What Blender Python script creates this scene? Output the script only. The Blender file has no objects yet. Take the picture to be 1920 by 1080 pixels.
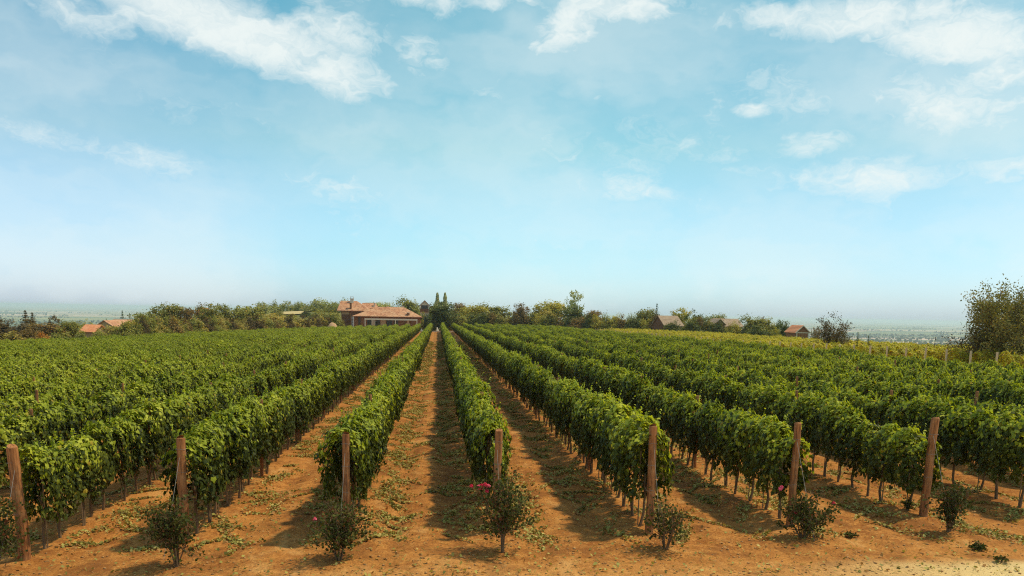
import bpy, math, random
import numpy as np
from math import radians, sin, cos, tan, pi, atan2, sqrt, exp
from mathutils import Matrix, Vector, Euler

S = bpy.context.scene
C = S.collection
rnd = random.Random(7)
rng = np.random.default_rng(7)

# ------------------------------------------------------------------ camera
EYE = 3.95
F = 1580.0                       # focal length in pixels of a 1920 wide frame
YAW, PITCH, ROLL, SHIFT = 5.136, -9.0, 1.088, 297.43
cam = bpy.data.cameras.new('camera')
camo = bpy.data.objects.new('camera', cam)
C.objects.link(camo)
S.camera = camo
cam.sensor_width = 36
cam.lens = F / 1920 * 36
cam.shift_y = SHIFT / 1920
cam.clip_start = 0.1
cam.clip_end = 120000
RM = (Matrix.Rotation(-radians(YAW), 3, 'Z') @ Matrix.Rotation(radians(90 + PITCH), 3, 'X')
      @ Matrix.Rotation(radians(ROLL), 3, 'Z'))
camo.matrix_world = Matrix.Translation((0, 0, EYE)) @ RM.to_4x4()


def ray(px, py):
    return RM @ Vector(((px - 960) / F, -(py - 540 - SHIFT) / F, -1))


def at(px, py, Y):
    """world point on the plane at distance Y that the photograph shows at px, py"""
    d = ray(px, py)
    return Vector((d.x / d.y * Y, Y, EYE + d.z / d.y * Y))


def horizon(px):
    return 584.5 + 0.019 * (px - 821)


def project(X, Y, Z):
    q = RM.transposed() @ Vector((X, Y, Z - EYE))
    if q.z > -0.1:
        return -9999, 0
    return 960 + F * q.x / -q.z, 540 + SHIFT - F * q.y / -q.z


# ------------------------------------------------------------------ light and sky
SUN_EL, SUN_AZ = 60.0, 76.0      # azimuth clockwise from +Y
sun = bpy.data.lights.new('sun', 'SUN')
sun.energy = 3.8
sun.angle = radians(3.0)
sun.color = (1.0, 0.83, 0.53)
suno = bpy.data.objects.new('sun', sun)
C.objects.link(suno)
sd = Vector((sin(radians(SUN_AZ)) * cos(radians(SUN_EL)), cos(radians(SUN_AZ)) * cos(radians(SUN_EL)), sin(radians(SUN_EL))))
suno.rotation_euler = sd.to_track_quat('Z', 'Y').to_euler()
S.view_settings.view_transform = 'Standard'
S.view_settings.look = 'None'
S.view_settings.gamma = 1
S.view_settings.exposure = 0.0
S.view_settings.use_curve_mapping = False
S.render.engine = 'CYCLES'
S.cycles.max_bounces = 6
S.cycles.diffuse_bounces = 3
S.cycles.transparent_max_bounces = 6
S.cycles.volume_bounces = 2
S.cycles.use_denoising = False
S.cycles.use_adaptive_sampling = False
S.cycles.adaptive_threshold = 0.01
S.cycles.filter_width = 1.15


class NT:
    """a small node tree writer"""
    def __init__(s, tree):
        s.t = tree
        s.t.nodes.clear()

    def n(s, kind, **kw):
        nd = s.t.nodes.new(kind)
        for k, v in kw.items():
            if k.startswith('i_'):
                key = k[2:]
                key = int(key) if key.isdigit() else key.replace('_', ' ')
                s.put(nd.inputs[key], v)
            else:
                setattr(nd, k, v)
        return nd

    def put(s, sock, v):
        if isinstance(v, bpy.types.NodeSocket):
            s.t.links.new(v, sock)
        elif isinstance(v, bpy.types.Node):
            s.t.links.new(v.outputs[0], sock)
        else:
            sock.default_value = v

    def math(s, op, a, b=0.0, c=None, clamp=False):
        nd = s.n('ShaderNodeMath', operation=op, use_clamp=clamp)
        s.put(nd.inputs[0], a)
        s.put(nd.inputs[1], b)
        if c is not None:
            s.put(nd.inputs[2], c)
        return nd.outputs[0]

    def mix(s, f, a, b, mode='MIX'):
        nd = s.n('ShaderNodeMix', data_type='RGBA', blend_type=mode)
        s.put(nd.inputs[0], f)
        for k, v in ((6, a), (7, b)):
            s.put(nd.inputs[k], (*v, 1) if isinstance(v, tuple) and len(v) == 3 else v)
        return nd.outputs[2]

    def noise(s, vec, scale, detail=4, rough=0.55, dist=0.0):
        nd = s.n('ShaderNodeTexNoise')
        if vec is not None:
            s.put(nd.inputs['Vector'], vec)
        nd.inputs['Scale'].default_value = scale
        nd.inputs['Detail'].default_value = detail
        nd.inputs['Roughness'].default_value = rough
        nd.inputs['Distortion'].default_value = dist
        return nd.outputs[0]

    def ramp(s, f, lo, hi, a=0.0, b=1.0, smooth=True):
        nd = s.n('ShaderNodeMapRange', interpolation_type='SMOOTHSTEP' if smooth else 'LINEAR')
        s.put(nd.inputs[0], f)
        for k, v in ((1, lo), (2, hi), (3, a), (4, b)):
            nd.inputs[k].default_value = v
        return nd.outputs[0]

    def mapping(s, vec, scale=(1, 1, 1), loc=(0, 0, 0), rot=(0, 0, 0), kind='POINT'):
        nd = s.n('ShaderNodeMapping', vector_type=kind)
        s.put(nd.inputs[0], vec)
        nd.inputs[1].default_value = loc
        nd.inputs[2].default_value = rot
        nd.inputs[3].default_value = scale
        return nd.outputs[0]


world = bpy.data.worlds.new('World')
S.world = world
world.use_nodes = True
w = NT(world.node_tree)
sky = w.n('ShaderNodeTexSky', sky_type='NISHITA', sun_disc=False)
sky.sun_elevation = radians(SUN_EL)
sky.sun_rotation = radians(SUN_AZ)
sky.altitude = 200
sky.air_density = 1.0
sky.dust_density = 0.9
sky.ozone_density = 1.0
SKY = 0.12
tc = w.n('ShaderNodeTexCoord')
sep = w.n('ShaderNodeSeparateXYZ')
w.put(sep.inputs[0], tc.outputs['Generated'])
az = w.math('MULTIPLY', w.math('ARCTAN2', sep.outputs[0], sep.outputs[1]), 180 / pi)
el = w.math('MULTIPLY', w.math('ARCSINE', sep.outputs[2]), 180 / pi)
cmb = w.n('ShaderNodeCombineXYZ')
w.put(cmb.inputs[0], az)
w.put(cmb.inputs[1], el)
ang = cmb.outputs[0]
# streaky cirrus noise in degrees, warped
warp = w.n('ShaderNodeTexNoise', noise_dimensions='3D')
w.put(warp.inputs['Vector'], w.mapping(ang, scale=(0.10, 0.16, 1)))
warp.inputs['Detail'].default_value = 3
wv = w.n('ShaderNodeVectorMath', operation='MULTIPLY_ADD')
w.put(wv.inputs[0], warp.outputs['Color'])
wv.inputs[1].default_value = (5, 4, 0)
w.put(wv.inputs[2], ang)
fine = w.noise(w.mapping(wv.outputs[0], scale=(0.22, 0.42, 1), rot=(0, 0, radians(14))), 1.0, 9, 0.62)
broad = w.noise(w.mapping(wv.outputs[0], scale=(0.05, 0.12, 1), loc=(3, 1, 0)), 1.0, 4, 0.5)
# cloud banks: photo px, py, half width px, half height px, tilt degrees, weight
CL = [(420, 45, 330, 62, -14, 1.0), (590, 115, 150, 50, -24, .85), (640, 60, 120, 50, -10, .7), (790, 110, 75, 42, -5, .75),
      (130, 15, 150, 40, -8, .55), (700, -20, 260, 40, 0, .7), (1060, 45, 110, 46, 12, .95), (1150, 12, 160, 36, 0, .9), (950, 5, 120, 22, 0, .7),
      (1620, 35, 260, 48, -4, .85), (1800, 70, 190, 58, -14, 1.0), (1330, 30, 90, 34, -24, .55), (1790, 195, 190, 58, -14, .75),
      (1900, 110, 130, 60, 0, .8), (1530, 268, 80, 28, 4, .8), (1412, 208, 42, 15, -3, .75), (1640, 330, 160, 42, -4, .62),
      (1850, 320, 150, 40, 0, .55), (930, 182, 50, 15, 0, .35), (1120, 183, 22, 8, 0, .4), (1150, 350, 150, 34, -5, .55), (590, 345, 130, 44, -6, .42),
      (80, 258, 150, 30, -6, .55), (300, 300, 190, 30, -10, .38), (120, 430, 90, 16, 0, .3), (480, 390, 230, 26, -4, .3), (1500, 420, 200, 24, 0, .2), (1150, 260, 420, 110, -10, .30), (1500, 180, 260, 70, -20, .38), (850, 420, 500, 60, -4, .26), (350, 190, 380, 60, -12, .26), (1250, 470, 420, 40, -3, .22), (700, 360, 260, 50, -10, .36), (780, 300, 200, 40, 0, .25)]
mask = None
for (px, py, a, b, t, wt) in CL:
    d = ray(px, py).normalized()
    ca, ce = math.degrees(atan2(d.x, d.y)), math.degrees(math.asin(d.z))
    v = w.mapping(ang, scale=(a / 27.0, b / 27.0, 1), loc=(ca, ce, 0), rot=(0, 0, radians(t)), kind='TEXTURE')
    ln = w.n('ShaderNodeVectorMath', operation='LENGTH')
    w.put(ln.inputs[0], v)
    m = w.ramp(ln.outputs['Value'], 1.45, 0.1, 0.0, wt)
    mask = m if mask is None else w.math('MAXIMUM', mask, m)
# elsewhere in the sky (outside the frame) broken cirrus goes on, its cover raised for whiter fill light
out_az = w.ramp(w.math('ABSOLUTE', w.math('SUBTRACT', az, YAW)), 34, 50, 0, 0.6)
out_el = w.ramp(el, 22, 30, 0, 0.6)
outm = w.math('MULTIPLY', w.math('MAXIMUM', out_az, out_el), w.ramp(broad, 0.34, 0.58))
outm = w.math('MULTIPLY', outm, w.ramp(el, 2, 10))
mask = w.math('MAXIMUM', mask, outm)
dens = w.math('ADD', w.math('MULTIPLY', mask, 0.70), w.math('SUBTRACT', w.math('MULTIPLY', fine, 1.25), 0.80))
dens = w.ramp(dens, -0.10, 0.60, 0, 0.92)
thin = w.math('MULTIPLY', w.ramp(broad, 0.30, 0.70), 0.42)
cloud = w.math('MAXIMUM', dens, thin)
# air: the blue is a little green in this photograph, and pales toward the horizon
grade = w.n('ShaderNodeValToRGB')
w.put(grade.inputs[0], w.math('DIVIDE', el, 40.0, clamp=True))
ge = grade.color_ramp.elements
ge[0].position, ge[0].color = 0.0, (.46, .68, .95, 1)
ge[1].position, ge[1].color = 1.0, (.34, .60, .53, 1)
for gp, gc in ((0.10, (.43, .655, .74, 1)), (0.26, (.46, .69, .58, 1)), (0.5, (.27, .65, .54, 1))):
    k = ge.new(gp)
    k.color = gc
tint = w.mix(1.0, sky.outputs[0], w.mix(1.0, grade.outputs[0], (2.02, 1.98, 1.98), 'MULTIPLY'), 'MULTIPLY')
rightside = w.math('MULTIPLY', w.ramp(az, 2, 30), w.ramp(w.math('ABSOLUTE', az), 110, 50))
tint = w.mix(rightside, tint, w.mix(1.0, tint, (.98, .88, .90), 'MULTIPLY'))
leftside = w.math('MULTIPLY', w.ramp(az, 2, -26), w.ramp(w.math('ABSOLUTE', az), 110, 50))
tint = w.mix(leftside, tint, w.mix(1.0, tint, (1.16, .98, 1.05), 'MULTIPLY'))
col = w.mix(cloud, tint, (7.5, 8.0, 7.8))
bg = w.n('ShaderNodeBackground')
w.put(bg.inputs[0], col)
bg.inputs[1].default_value = SKY
wo = w.n('ShaderNodeOutputWorld')
w.put(wo.inputs[0], bg.outputs[0])


# ------------------------------------------------------------------ helpers
def mesh(name, verts, faces, mat, smooth=False):
    me = bpy.data.meshes.new(name)
    verts = np.asarray(verts, dtype=np.float32)
    if isinstance(faces, np.ndarray):
        k = faces.shape[1]
        me.vertices.add(len(verts))
        me.vertices.foreach_set('co', verts.ravel())
        me.loops.add(faces.size)
        me.loops.foreach_set('vertex_index', faces.ravel().astype(np.int32))
        me.polygons.add(len(faces))
        me.polygons.foreach_set('loop_start', np.arange(0, faces.size, k, dtype=np.int32))
        me.update(calc_edges=True)
    else:
        me.from_pydata([tuple(map(float, v)) for v in verts], [], [tuple(f) for f in faces])
    if smooth:
        me.polygons.foreach_set('use_smooth', np.ones(len(me.polygons), dtype=bool))
    if mat:
        me.materials.append(mat)
    return me


def link(name, data, parent=None, loc=None):
    o = bpy.data.objects.new(name, data)
    C.objects.link(o)
    if parent is not None:
        o.parent = parent
    if loc is not None:
        o.location = loc
    return o


def tag(o, label=None, cat=None, group=None, kind=None):
    if label: o['label'] = label
    if cat: o['category'] = cat
    if group: o['group'] = group
    if kind: o['kind'] = kind
    return o


class MB:
    """collects boxes, tubes and prisms for one mesh"""
    def __init__(s):
        s.v, s.f = [], []

    def add(s, vs, fs):
        k = len(s.v)
        s.v += [tuple(v) for v in vs]
        s.f += [tuple(i + k for i in f) for f in fs]
        return s

    def box(s, x0, x1, y0, y1, z0, z1):
        return s.add([(x, y, z) for z in (z0, z1) for x, y in ((x0, y0), (x1, y0), (x1, y1), (x0, y1))],
                     [(3, 2, 1, 0), (4, 5, 6, 7), (0, 1, 5, 4), (1, 2, 6, 5), (2, 3, 7, 6), (3, 0, 4, 7)])

    def tube(s, pts, rad, n=6, cap=True):
        k = len(s.v)
        pts = [Vector(p) for p in pts]
        for i, p in enumerate(pts):
            t = (pts[min(i + 1, len(pts) - 1)] - pts[max(i - 1, 0)]).normalized()
            a = t.orthogonal().normalized() if abs(t.z) < 0.9 else Vector((1, 0, 0)).cross(t).normalized()
            b = t.cross(a)
            r = rad[i] if isinstance(rad, (list, tuple)) else rad
            for j in range(n):
                q = p + (a * cos(2 * pi * j / n) + b * sin(2 * pi * j / n)) * r
                s.v.append(tuple(q))
        for i in range(len(pts) - 1):
            for j in range(n):
                a0 = k + i * n + j
                a1 = k + i * n + (j + 1) % n
                s.f.append((a0, a1, a1 + n, a0 + n))
        if cap:
            s.f.append(tuple(k + j for j in reversed(range(n))))
            s.f.append(tuple(k + (len(pts) - 1) * n + j for j in range(n)))
        return s

    def mesh(s, name, mat, smooth=False):
        return mesh(name, s.v, s.f, mat, smooth)

    def build(s, name, mat, parent=None, loc=None, smooth=False):
        return link(name, s.mesh(name, mat, smooth), parent, loc)


def material(name):
    m = bpy.data.materials.new(name)
    m.use_nodes = True
    return m, NT(m.node_tree)


def finish(m, t, bsdf, vol=None):
    o = t.n('ShaderNodeOutputMaterial')
    if bsdf is not None:
        t.put(o.inputs[0], bsdf)
    if vol is not None:
        t.put(o.inputs[1], vol)
    return m


def simple(name, a, b, scale=8, rough=0.8, bump=0.3, stretch=(1, 1, 1), spec=0.3, detail=5):
    m, t = material(name)
    co = t.n('ShaderNodeTexCoord').outputs['Object']
    v = t.mapping(co, scale=stretch)
    n = t.noise(v, scale, detail, 0.65)
    col = t.mix(t.ramp(n, 0.3, 0.7), a, b)
    p = t.n('ShaderNodeBsdfPrincipled')
    t.put(p.inputs['Base Color'], col)
    p.inputs['Roughness'].default_value = rough
    p.inputs['Specular IOR Level'].default_value = spec
    if bump:
        bn = t.n('ShaderNodeBump')
        bn.inputs['Strength'].default_value = bump
        bn.inputs['Distance'].default_value = 0.02
        t.put(bn.inputs['Height'], n)
        t.put(p.inputs['Normal'], bn.outputs[0])
    return finish(m, t, p.outputs[0])


def leafmat(name, dark, mid, light, odd, odd_share=0.04, transl=0.35, objcolor=False, rough=0.5, spec=0.35):
    """per-leaf colour from the island number, per-plant colour from the instance number, drifts over the place"""
    m, t = material(name)
    geo = t.n('ShaderNodeNewGeometry')
    oi = t.n('ShaderNodeObjectInfo')
    r = geo.outputs['Random Per Island']
    big = t.noise(geo.outputs['Position'], 0.45, 3, 0.6)
    f = t.math('ADD', t.math('MULTIPLY', r, 0.65), t.math('MULTIPLY', oi.outputs['Random'], 0.18))
    f = t.math('ADD', f, t.math('MULTIPLY', t.math('SUBTRACT', t.noise(geo.outputs['Position'], 0.07, 3, 0.6), 0.5), 0.8))
    f = t.math('ADD', f, t.math('MULTIPLY', t.math('SUBTRACT', big, 0.5), 0.9), clamp=True)
    cr = t.n('ShaderNodeValToRGB')
    t.put(cr.inputs[0], f)
    e = cr.color_ramp.elements
    e[0].position, e[0].color = 0.0, (*dark, 1)
    e[1].position, e[1].color = 1.0, (*light, 1)
    k = e.new(0.5)
    k.color = (*mid, 1)
    # a leaf here and there has turned
    h = t.math('FRACT', t.math('MULTIPLY', r, 37.7))
    col = t.mix(t.math('LESS_THAN', h, odd_share), cr.outputs[0], odd)
    if objcolor:
        col = t.mix(1.0, col, oi.outputs['Color'], 'MULTIPLY')
    p = t.n('ShaderNodeBsdfPrincipled')
    t.put(p.inputs['Base Color'], col)
    p.inputs['Roughness'].default_value = rough
    p.inputs['Specular IOR Level'].default_value = spec
    tr = t.n('ShaderNodeBsdfTranslucent')
    t.put(tr.inputs[0], t.mix(1.0, col, (1.5, 1.45, 0.6), 'MULTIPLY'))
    mx = t.n('ShaderNodeMixShader')
    mx.inputs[0].default_value = transl
    t.put(mx.inputs[1], p.outputs[0])
    t.put(mx.inputs[2], tr.outputs[0])
    return finish(m, t, mx.outputs[0])


M = {}
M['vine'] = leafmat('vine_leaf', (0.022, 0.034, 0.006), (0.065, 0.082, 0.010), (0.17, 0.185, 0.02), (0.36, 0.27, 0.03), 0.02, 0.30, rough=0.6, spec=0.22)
M['vine_young'] = leafmat('young_vine_leaf', (0.13, 0.17, 0.012), (0.34, 0.385, 0.025), (0.60, 0.60, 0.07), (0.45, 0.34, 0.04), 0.03, 0.38, rough=0.55, spec=0.25)  # young leaf green, lightened to paint sunlit row crests into the colour
M['vine2'] = leafmat('far_vine_leaf', (0.24, 0.24, 0.012), (0.54, 0.50, 0.02), (0.78, 0.66, 0.05), (0.50, 0.24, 0.04), 0.08, 0.33)
M['tree'] = leafmat('tree_leaf', (0.5, 0.5, 0.5), (0.85, 0.85, 0.8), (1.3, 1.25, 1.0), (1.3, 0.9, 0.6), 0.06, 0.25, True, 0.6, 0.2)
M['rose'] = leafmat('rose_leaf', (0.03, 0.045, 0.01), (0.065, 0.075, 0.015), (0.13, 0.12, 0.03), (0.16, 0.05, 0.02), 0.07, 0.2, rough=.7, spec=.12)
M['litter'] = leafmat('fallen_leaf', (0.12, 0.12, 0.025), (0.36, 0.32, 0.07), (0.66, 0.54, 0.20), (0.36, 0.18, 0.05), 0.25, 0.15, rough=0.7)
M['bark'] = simple('vine_bark', (0.10, 0.06, 0.03), (0.24, 0.15, 0.08), 14, stretch=(1, 1, 0.15))
M['stake'] = simple('stake_wood', (0.20, 0.13, 0.07), (0.34, 0.23, 0.13), 12, stretch=(1, 1, 0.1))
M['trunk'] = simple('tree_bark', (0.06, 0.04, 0.025), (0.14, 0.09, 0.055), 9, stretch=(1, 1, 0.2))
M['post2'] = simple('pale_post', (0.58, 0.46, 0.26), (0.74, 0.60, 0.35), 5)
M['wire'] = simple('wire', (0.25, 0.22, 0.2), (0.35, 0.32, 0.28), 5, 0.5, 0)
M['petal'] = simple('rose_petal', (0.62, 0.02, 0.05), (0.80, 0.05, 0.10), 20, 0.6, 0)
M['petal_pink'] = simple('pink_petal', (0.75, 0.08, 0.16), (0.85, 0.16, 0.24), 20, 0.6, 0)
M['clod'] = simple('clod', (0.26, 0.12, 0.04), (0.52, 0.30, 0.13), 9, 0.95)
M['boulder'] = simple('boulder', (0.5, 0.44, 0.36), (0.7, 0.64, 0.55), 2)
M['kerb'] = simple('pale_stone', (0.58, 0.48, 0.36), (0.72, 0.62, 0.48), 3)
M['brick'] = simple('brick_wall', (0.20, 0.085, 0.04), (0.32, 0.15, 0.07), 3, 0.9)
M['wall_tan'] = simple('tan_wall', (0.42, 0.26, 0.13), (0.5, 0.33, 0.18), 2, 0.9)
M['panel'] = simple('brown_panel', (0.13, 0.055, 0.025), (0.2, 0.09, 0.04), 4, 0.7)
M['cream'] = simple('cream_paint', (0.66, 0.56, 0.40), (0.75, 0.66, 0.50), 2, 0.6, 0.1)
M['white'] = simple('white_paint', (0.72, 0.70, 0.64), (0.82, 0.80, 0.76), 2, 0.5, 0.05)
M['dark'] = simple('dark_glass', (0.02, 0.016, 0.012), (0.035, 0.028, 0.02), 1, 0.15, 0, spec=0.6)
M['tyre'] = simple('rubber', (0.02, 0.02, 0.02), (0.035, 0.035, 0.035), 5, 0.9, 0)
M['mound'] = simple('mound', (0.45, 0.26, 0.14), (0.62, 0.40, 0.24), 3, 0.95, 0.8)
M['darkroof'] = simple('slate', (0.20, 0.13, 0.10), (0.34, 0.24, 0.18), 6, 0.9)


def roofmat(name, a, b, c):
    m, t = material(name)
    co = t.n('ShaderNodeTexCoord').outputs['Object']
    vo = t.n('ShaderNodeTexVoronoi')
    t.put(vo.inputs['Vector'], t.mapping(co, scale=(3.3, 2.4, 3.0)))
    vo.inputs['Scale'].default_value = 1.0
    s = t.n('ShaderNodeSeparateColor')
    t.put(s.inputs[0], vo.outputs['Color'])
    n = t.noise(co, 0.6, 4, 0.6)
    col = t.mix(s.outputs[0], a, b)
    col = t.mix(t.ramp(n, 0.4, 0.7, 0, 0.6), col, c)
    wv_ = t.n('ShaderNodeTexWave', wave_type='BANDS', bands_direction='X')
    t.put(wv_.inputs[0], co)
    wv_.inputs['Scale'].default_value = 1.2
    bn = t.n('ShaderNodeBump')
    bn.inputs['Strength'].default_value = 0.6
    bn.inputs['Distance'].default_value = 0.06
    t.put(bn.inputs['Height'], wv_.outputs[1])
    p = t.n('ShaderNodeBsdfPrincipled')
    t.put(p.inputs['Base Color'], col)
    t.put(p.inputs['Normal'], bn.outputs[0])
    p.inputs['Roughness'].default_value = 0.85
    return finish(m, t, p.outputs[0])


M['roof'] = roofmat('terracotta', (0.26, 0.095, 0.045), (0.56, 0.27, 0.14), (0.60, 0.38, 0.22))
M['roof_orange'] = roofmat('orange_tile', (0.50, 0.17, 0.07), (0.62, 0.24, 0.10), (0.6, 0.3, 0.16))
M['roof_grey'] = roofmat('weathered_tile', (0.22, 0.15, 0.10), (0.36, 0.25, 0.17), (0.40, 0.31, 0.22))


def postmat():
    m, t = material('end_post_wood')
    co = t.n('ShaderNodeTexCoord').outputs['Object']
    oi = t.n('ShaderNodeObjectInfo').outputs['Random']
    v = t.mapping(co, scale=(1, 1, 0.07))
    ad = t.n('ShaderNodeVectorMath', operation='ADD')
    t.put(ad.inputs[0], v)
    t.put(ad.inputs[1], oi)
    n = t.noise(ad.outputs[0], 34, 6, 0.7)
    n2 = t.noise(co, 3.0, 3, 0.6)
    col = t.mix(t.ramp(n, 0.32, 0.66), (0.11, 0.035, 0.010), (0.46, 0.175, 0.05))
    col = t.mix(t.ramp(n2, 0.45, 0.75, 0, 0.5), col, (0.55, 0.30, 0.13))
    p = t.n('ShaderNodeBsdfPrincipled')
    t.put(p.inputs['Base Color'], col)
    p.inputs['Roughness'].default_value = 0.85
    bn = t.n('ShaderNodeBump')
    bn.inputs['Strength'].default_value = 0.7
    bn.inputs['Distance'].default_value = 0.01
    t.put(bn.inputs['Height'], n)
    t.put(p.inputs['Normal'], bn.outputs[0])
    return finish(m, t, p.outputs[0])


M['post'] = postmat()

# ------------------------------------------------------------------ the ground
ROWX = {-3 + k: x for k, x in enumerate([-6.85, -4.38, -1.62, 1.06, 3.85, 6.70, 9.72])}      # row number -> X
for k in range(4, 11):
    ROWX[k] = 9.72 + 2.72 * (k - 3)
for k in range(-4, -24, -1):
    ROWX[k] = -6.85 + 2.72 * (k + 3)
STARTY = {-3: 14.25, -2: 14.8, -1: 14.75, 0: 14.75, 1: 14.6, 2: 15.1, 3: 15.75}
rowx = np.array(sorted(ROWX.values()))


def ground_z(X, Y):
    X = np.asarray(X, dtype=float)
    Y = np.asarray(Y, dtype=float)
    z = -0.0045 * (np.clip(Y, 0, 300) - 15)
    L = np.clip(-X, 0, 95)
    z = z - 0.043 * L
    z = z - np.clip((Y - 62) / 50, 0, 1) * np.where(X > 38, np.maximum(0.70 * np.exp(-((X - 38) / 9) ** 2), 0.42), 0.70 * np.exp(-((X - 38) / 7.5) ** 2))
    # the slope behind and left of the big house climbs a little
    z = z + 6.5 * np.exp(-((X + 52) / 42) ** 2 - ((Y - 325) / 45) ** 2)
    dr = np.clip(X - 56, 0, None)
    dl = np.clip(-X - 95, 0, None)
    df = np.clip(Y - 345, 0, None)
    db = np.clip(-60 - Y, 0, None)
    D = np.sqrt(dr ** 2 + dl ** 2 + df ** 2 + db ** 2)
    D = D * D / (D + 15)
    z = z - 66 * (1 - np.exp(-D / 640))
    return z


def relief(X, Y):
    """wheel ruts, ridges along the rows, soft lumps of tilled soil"""
    X = np.asarray(X, dtype=float)
    Y = np.asarray(Y, dtype=float)
    d = np.min(np.abs(X[..., None] - rowx), axis=-1)
    inside = np.clip((Y - 13.2) / 2.5, 0, 1) * np.clip((230 - Y) / 10, 0, 1) * (X < 30) * (X > -64)
    z = inside * (0.07 * np.exp(-(d / 0.38) ** 2) - 0.065 * np.exp(-((d - 0.85) / 0.2) ** 2))
    n = 0.022 * np.sin(X * 2.1 + 1.3 * np.sin(Y * 0.9)) * np.sin(Y * 1.7 + X * 0.7) + 0.012 * np.sin(X * 5.3 + Y * 3.1) * np.sin(Y * 4.7 - X * 2.2 + 1)
    n = n + 0.008 * np.sin(X * 11 + 2 * np.sin(Y * 6)) * np.sin(Y * 13 + X * 3)
    near = np.exp(-(np.clip(Y - 40, 0, None) / 60) ** 2) * np.exp(-(np.clip(np.abs(X) - 25, 0, None) / 20) ** 2)
    return z + n * near


def gz(X, Y):
    return float(ground_z(X, Y) + relief(X, Y))


def axis(fine_lo, fine_hi, step, lo, hi, growth=1.09):
    a = list(np.arange(fine_lo, fine_hi, step))
    s, x = step, fine_hi
    up = []
    while x < hi:
        up.append(x)
        s = s * growth
        x += s
    up.append(hi)
    s, x = step, fine_lo - step
    dn = []
    while x > lo:
        dn.append(x)
        s = s * growth
        x -= s
    dn.append(lo)
    return np.array(dn[::-1] + a + up)


gx = axis(-14, 17, 0.085, -60000, 60000, 1.07)
gy = axis(8, 34, 0.085, -8000, 60000, 1.06)
XX, YY = np.meshgrid(gx, gy)
ZZ = ground_z(XX, YY) + relief(XX, YY)
nx_, ny_ = len(gx), len(gy)
gv = np.stack([XX, YY, ZZ], -1).reshape(-1, 3)
ii = np.arange(ny_ - 1)[:, None] * nx_ + np.arange(nx_ - 1)[None, :]
gf = np.stack([ii, ii + 1, ii + nx_ + 1, ii + nx_], -1).reshape(-1, 4)


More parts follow.
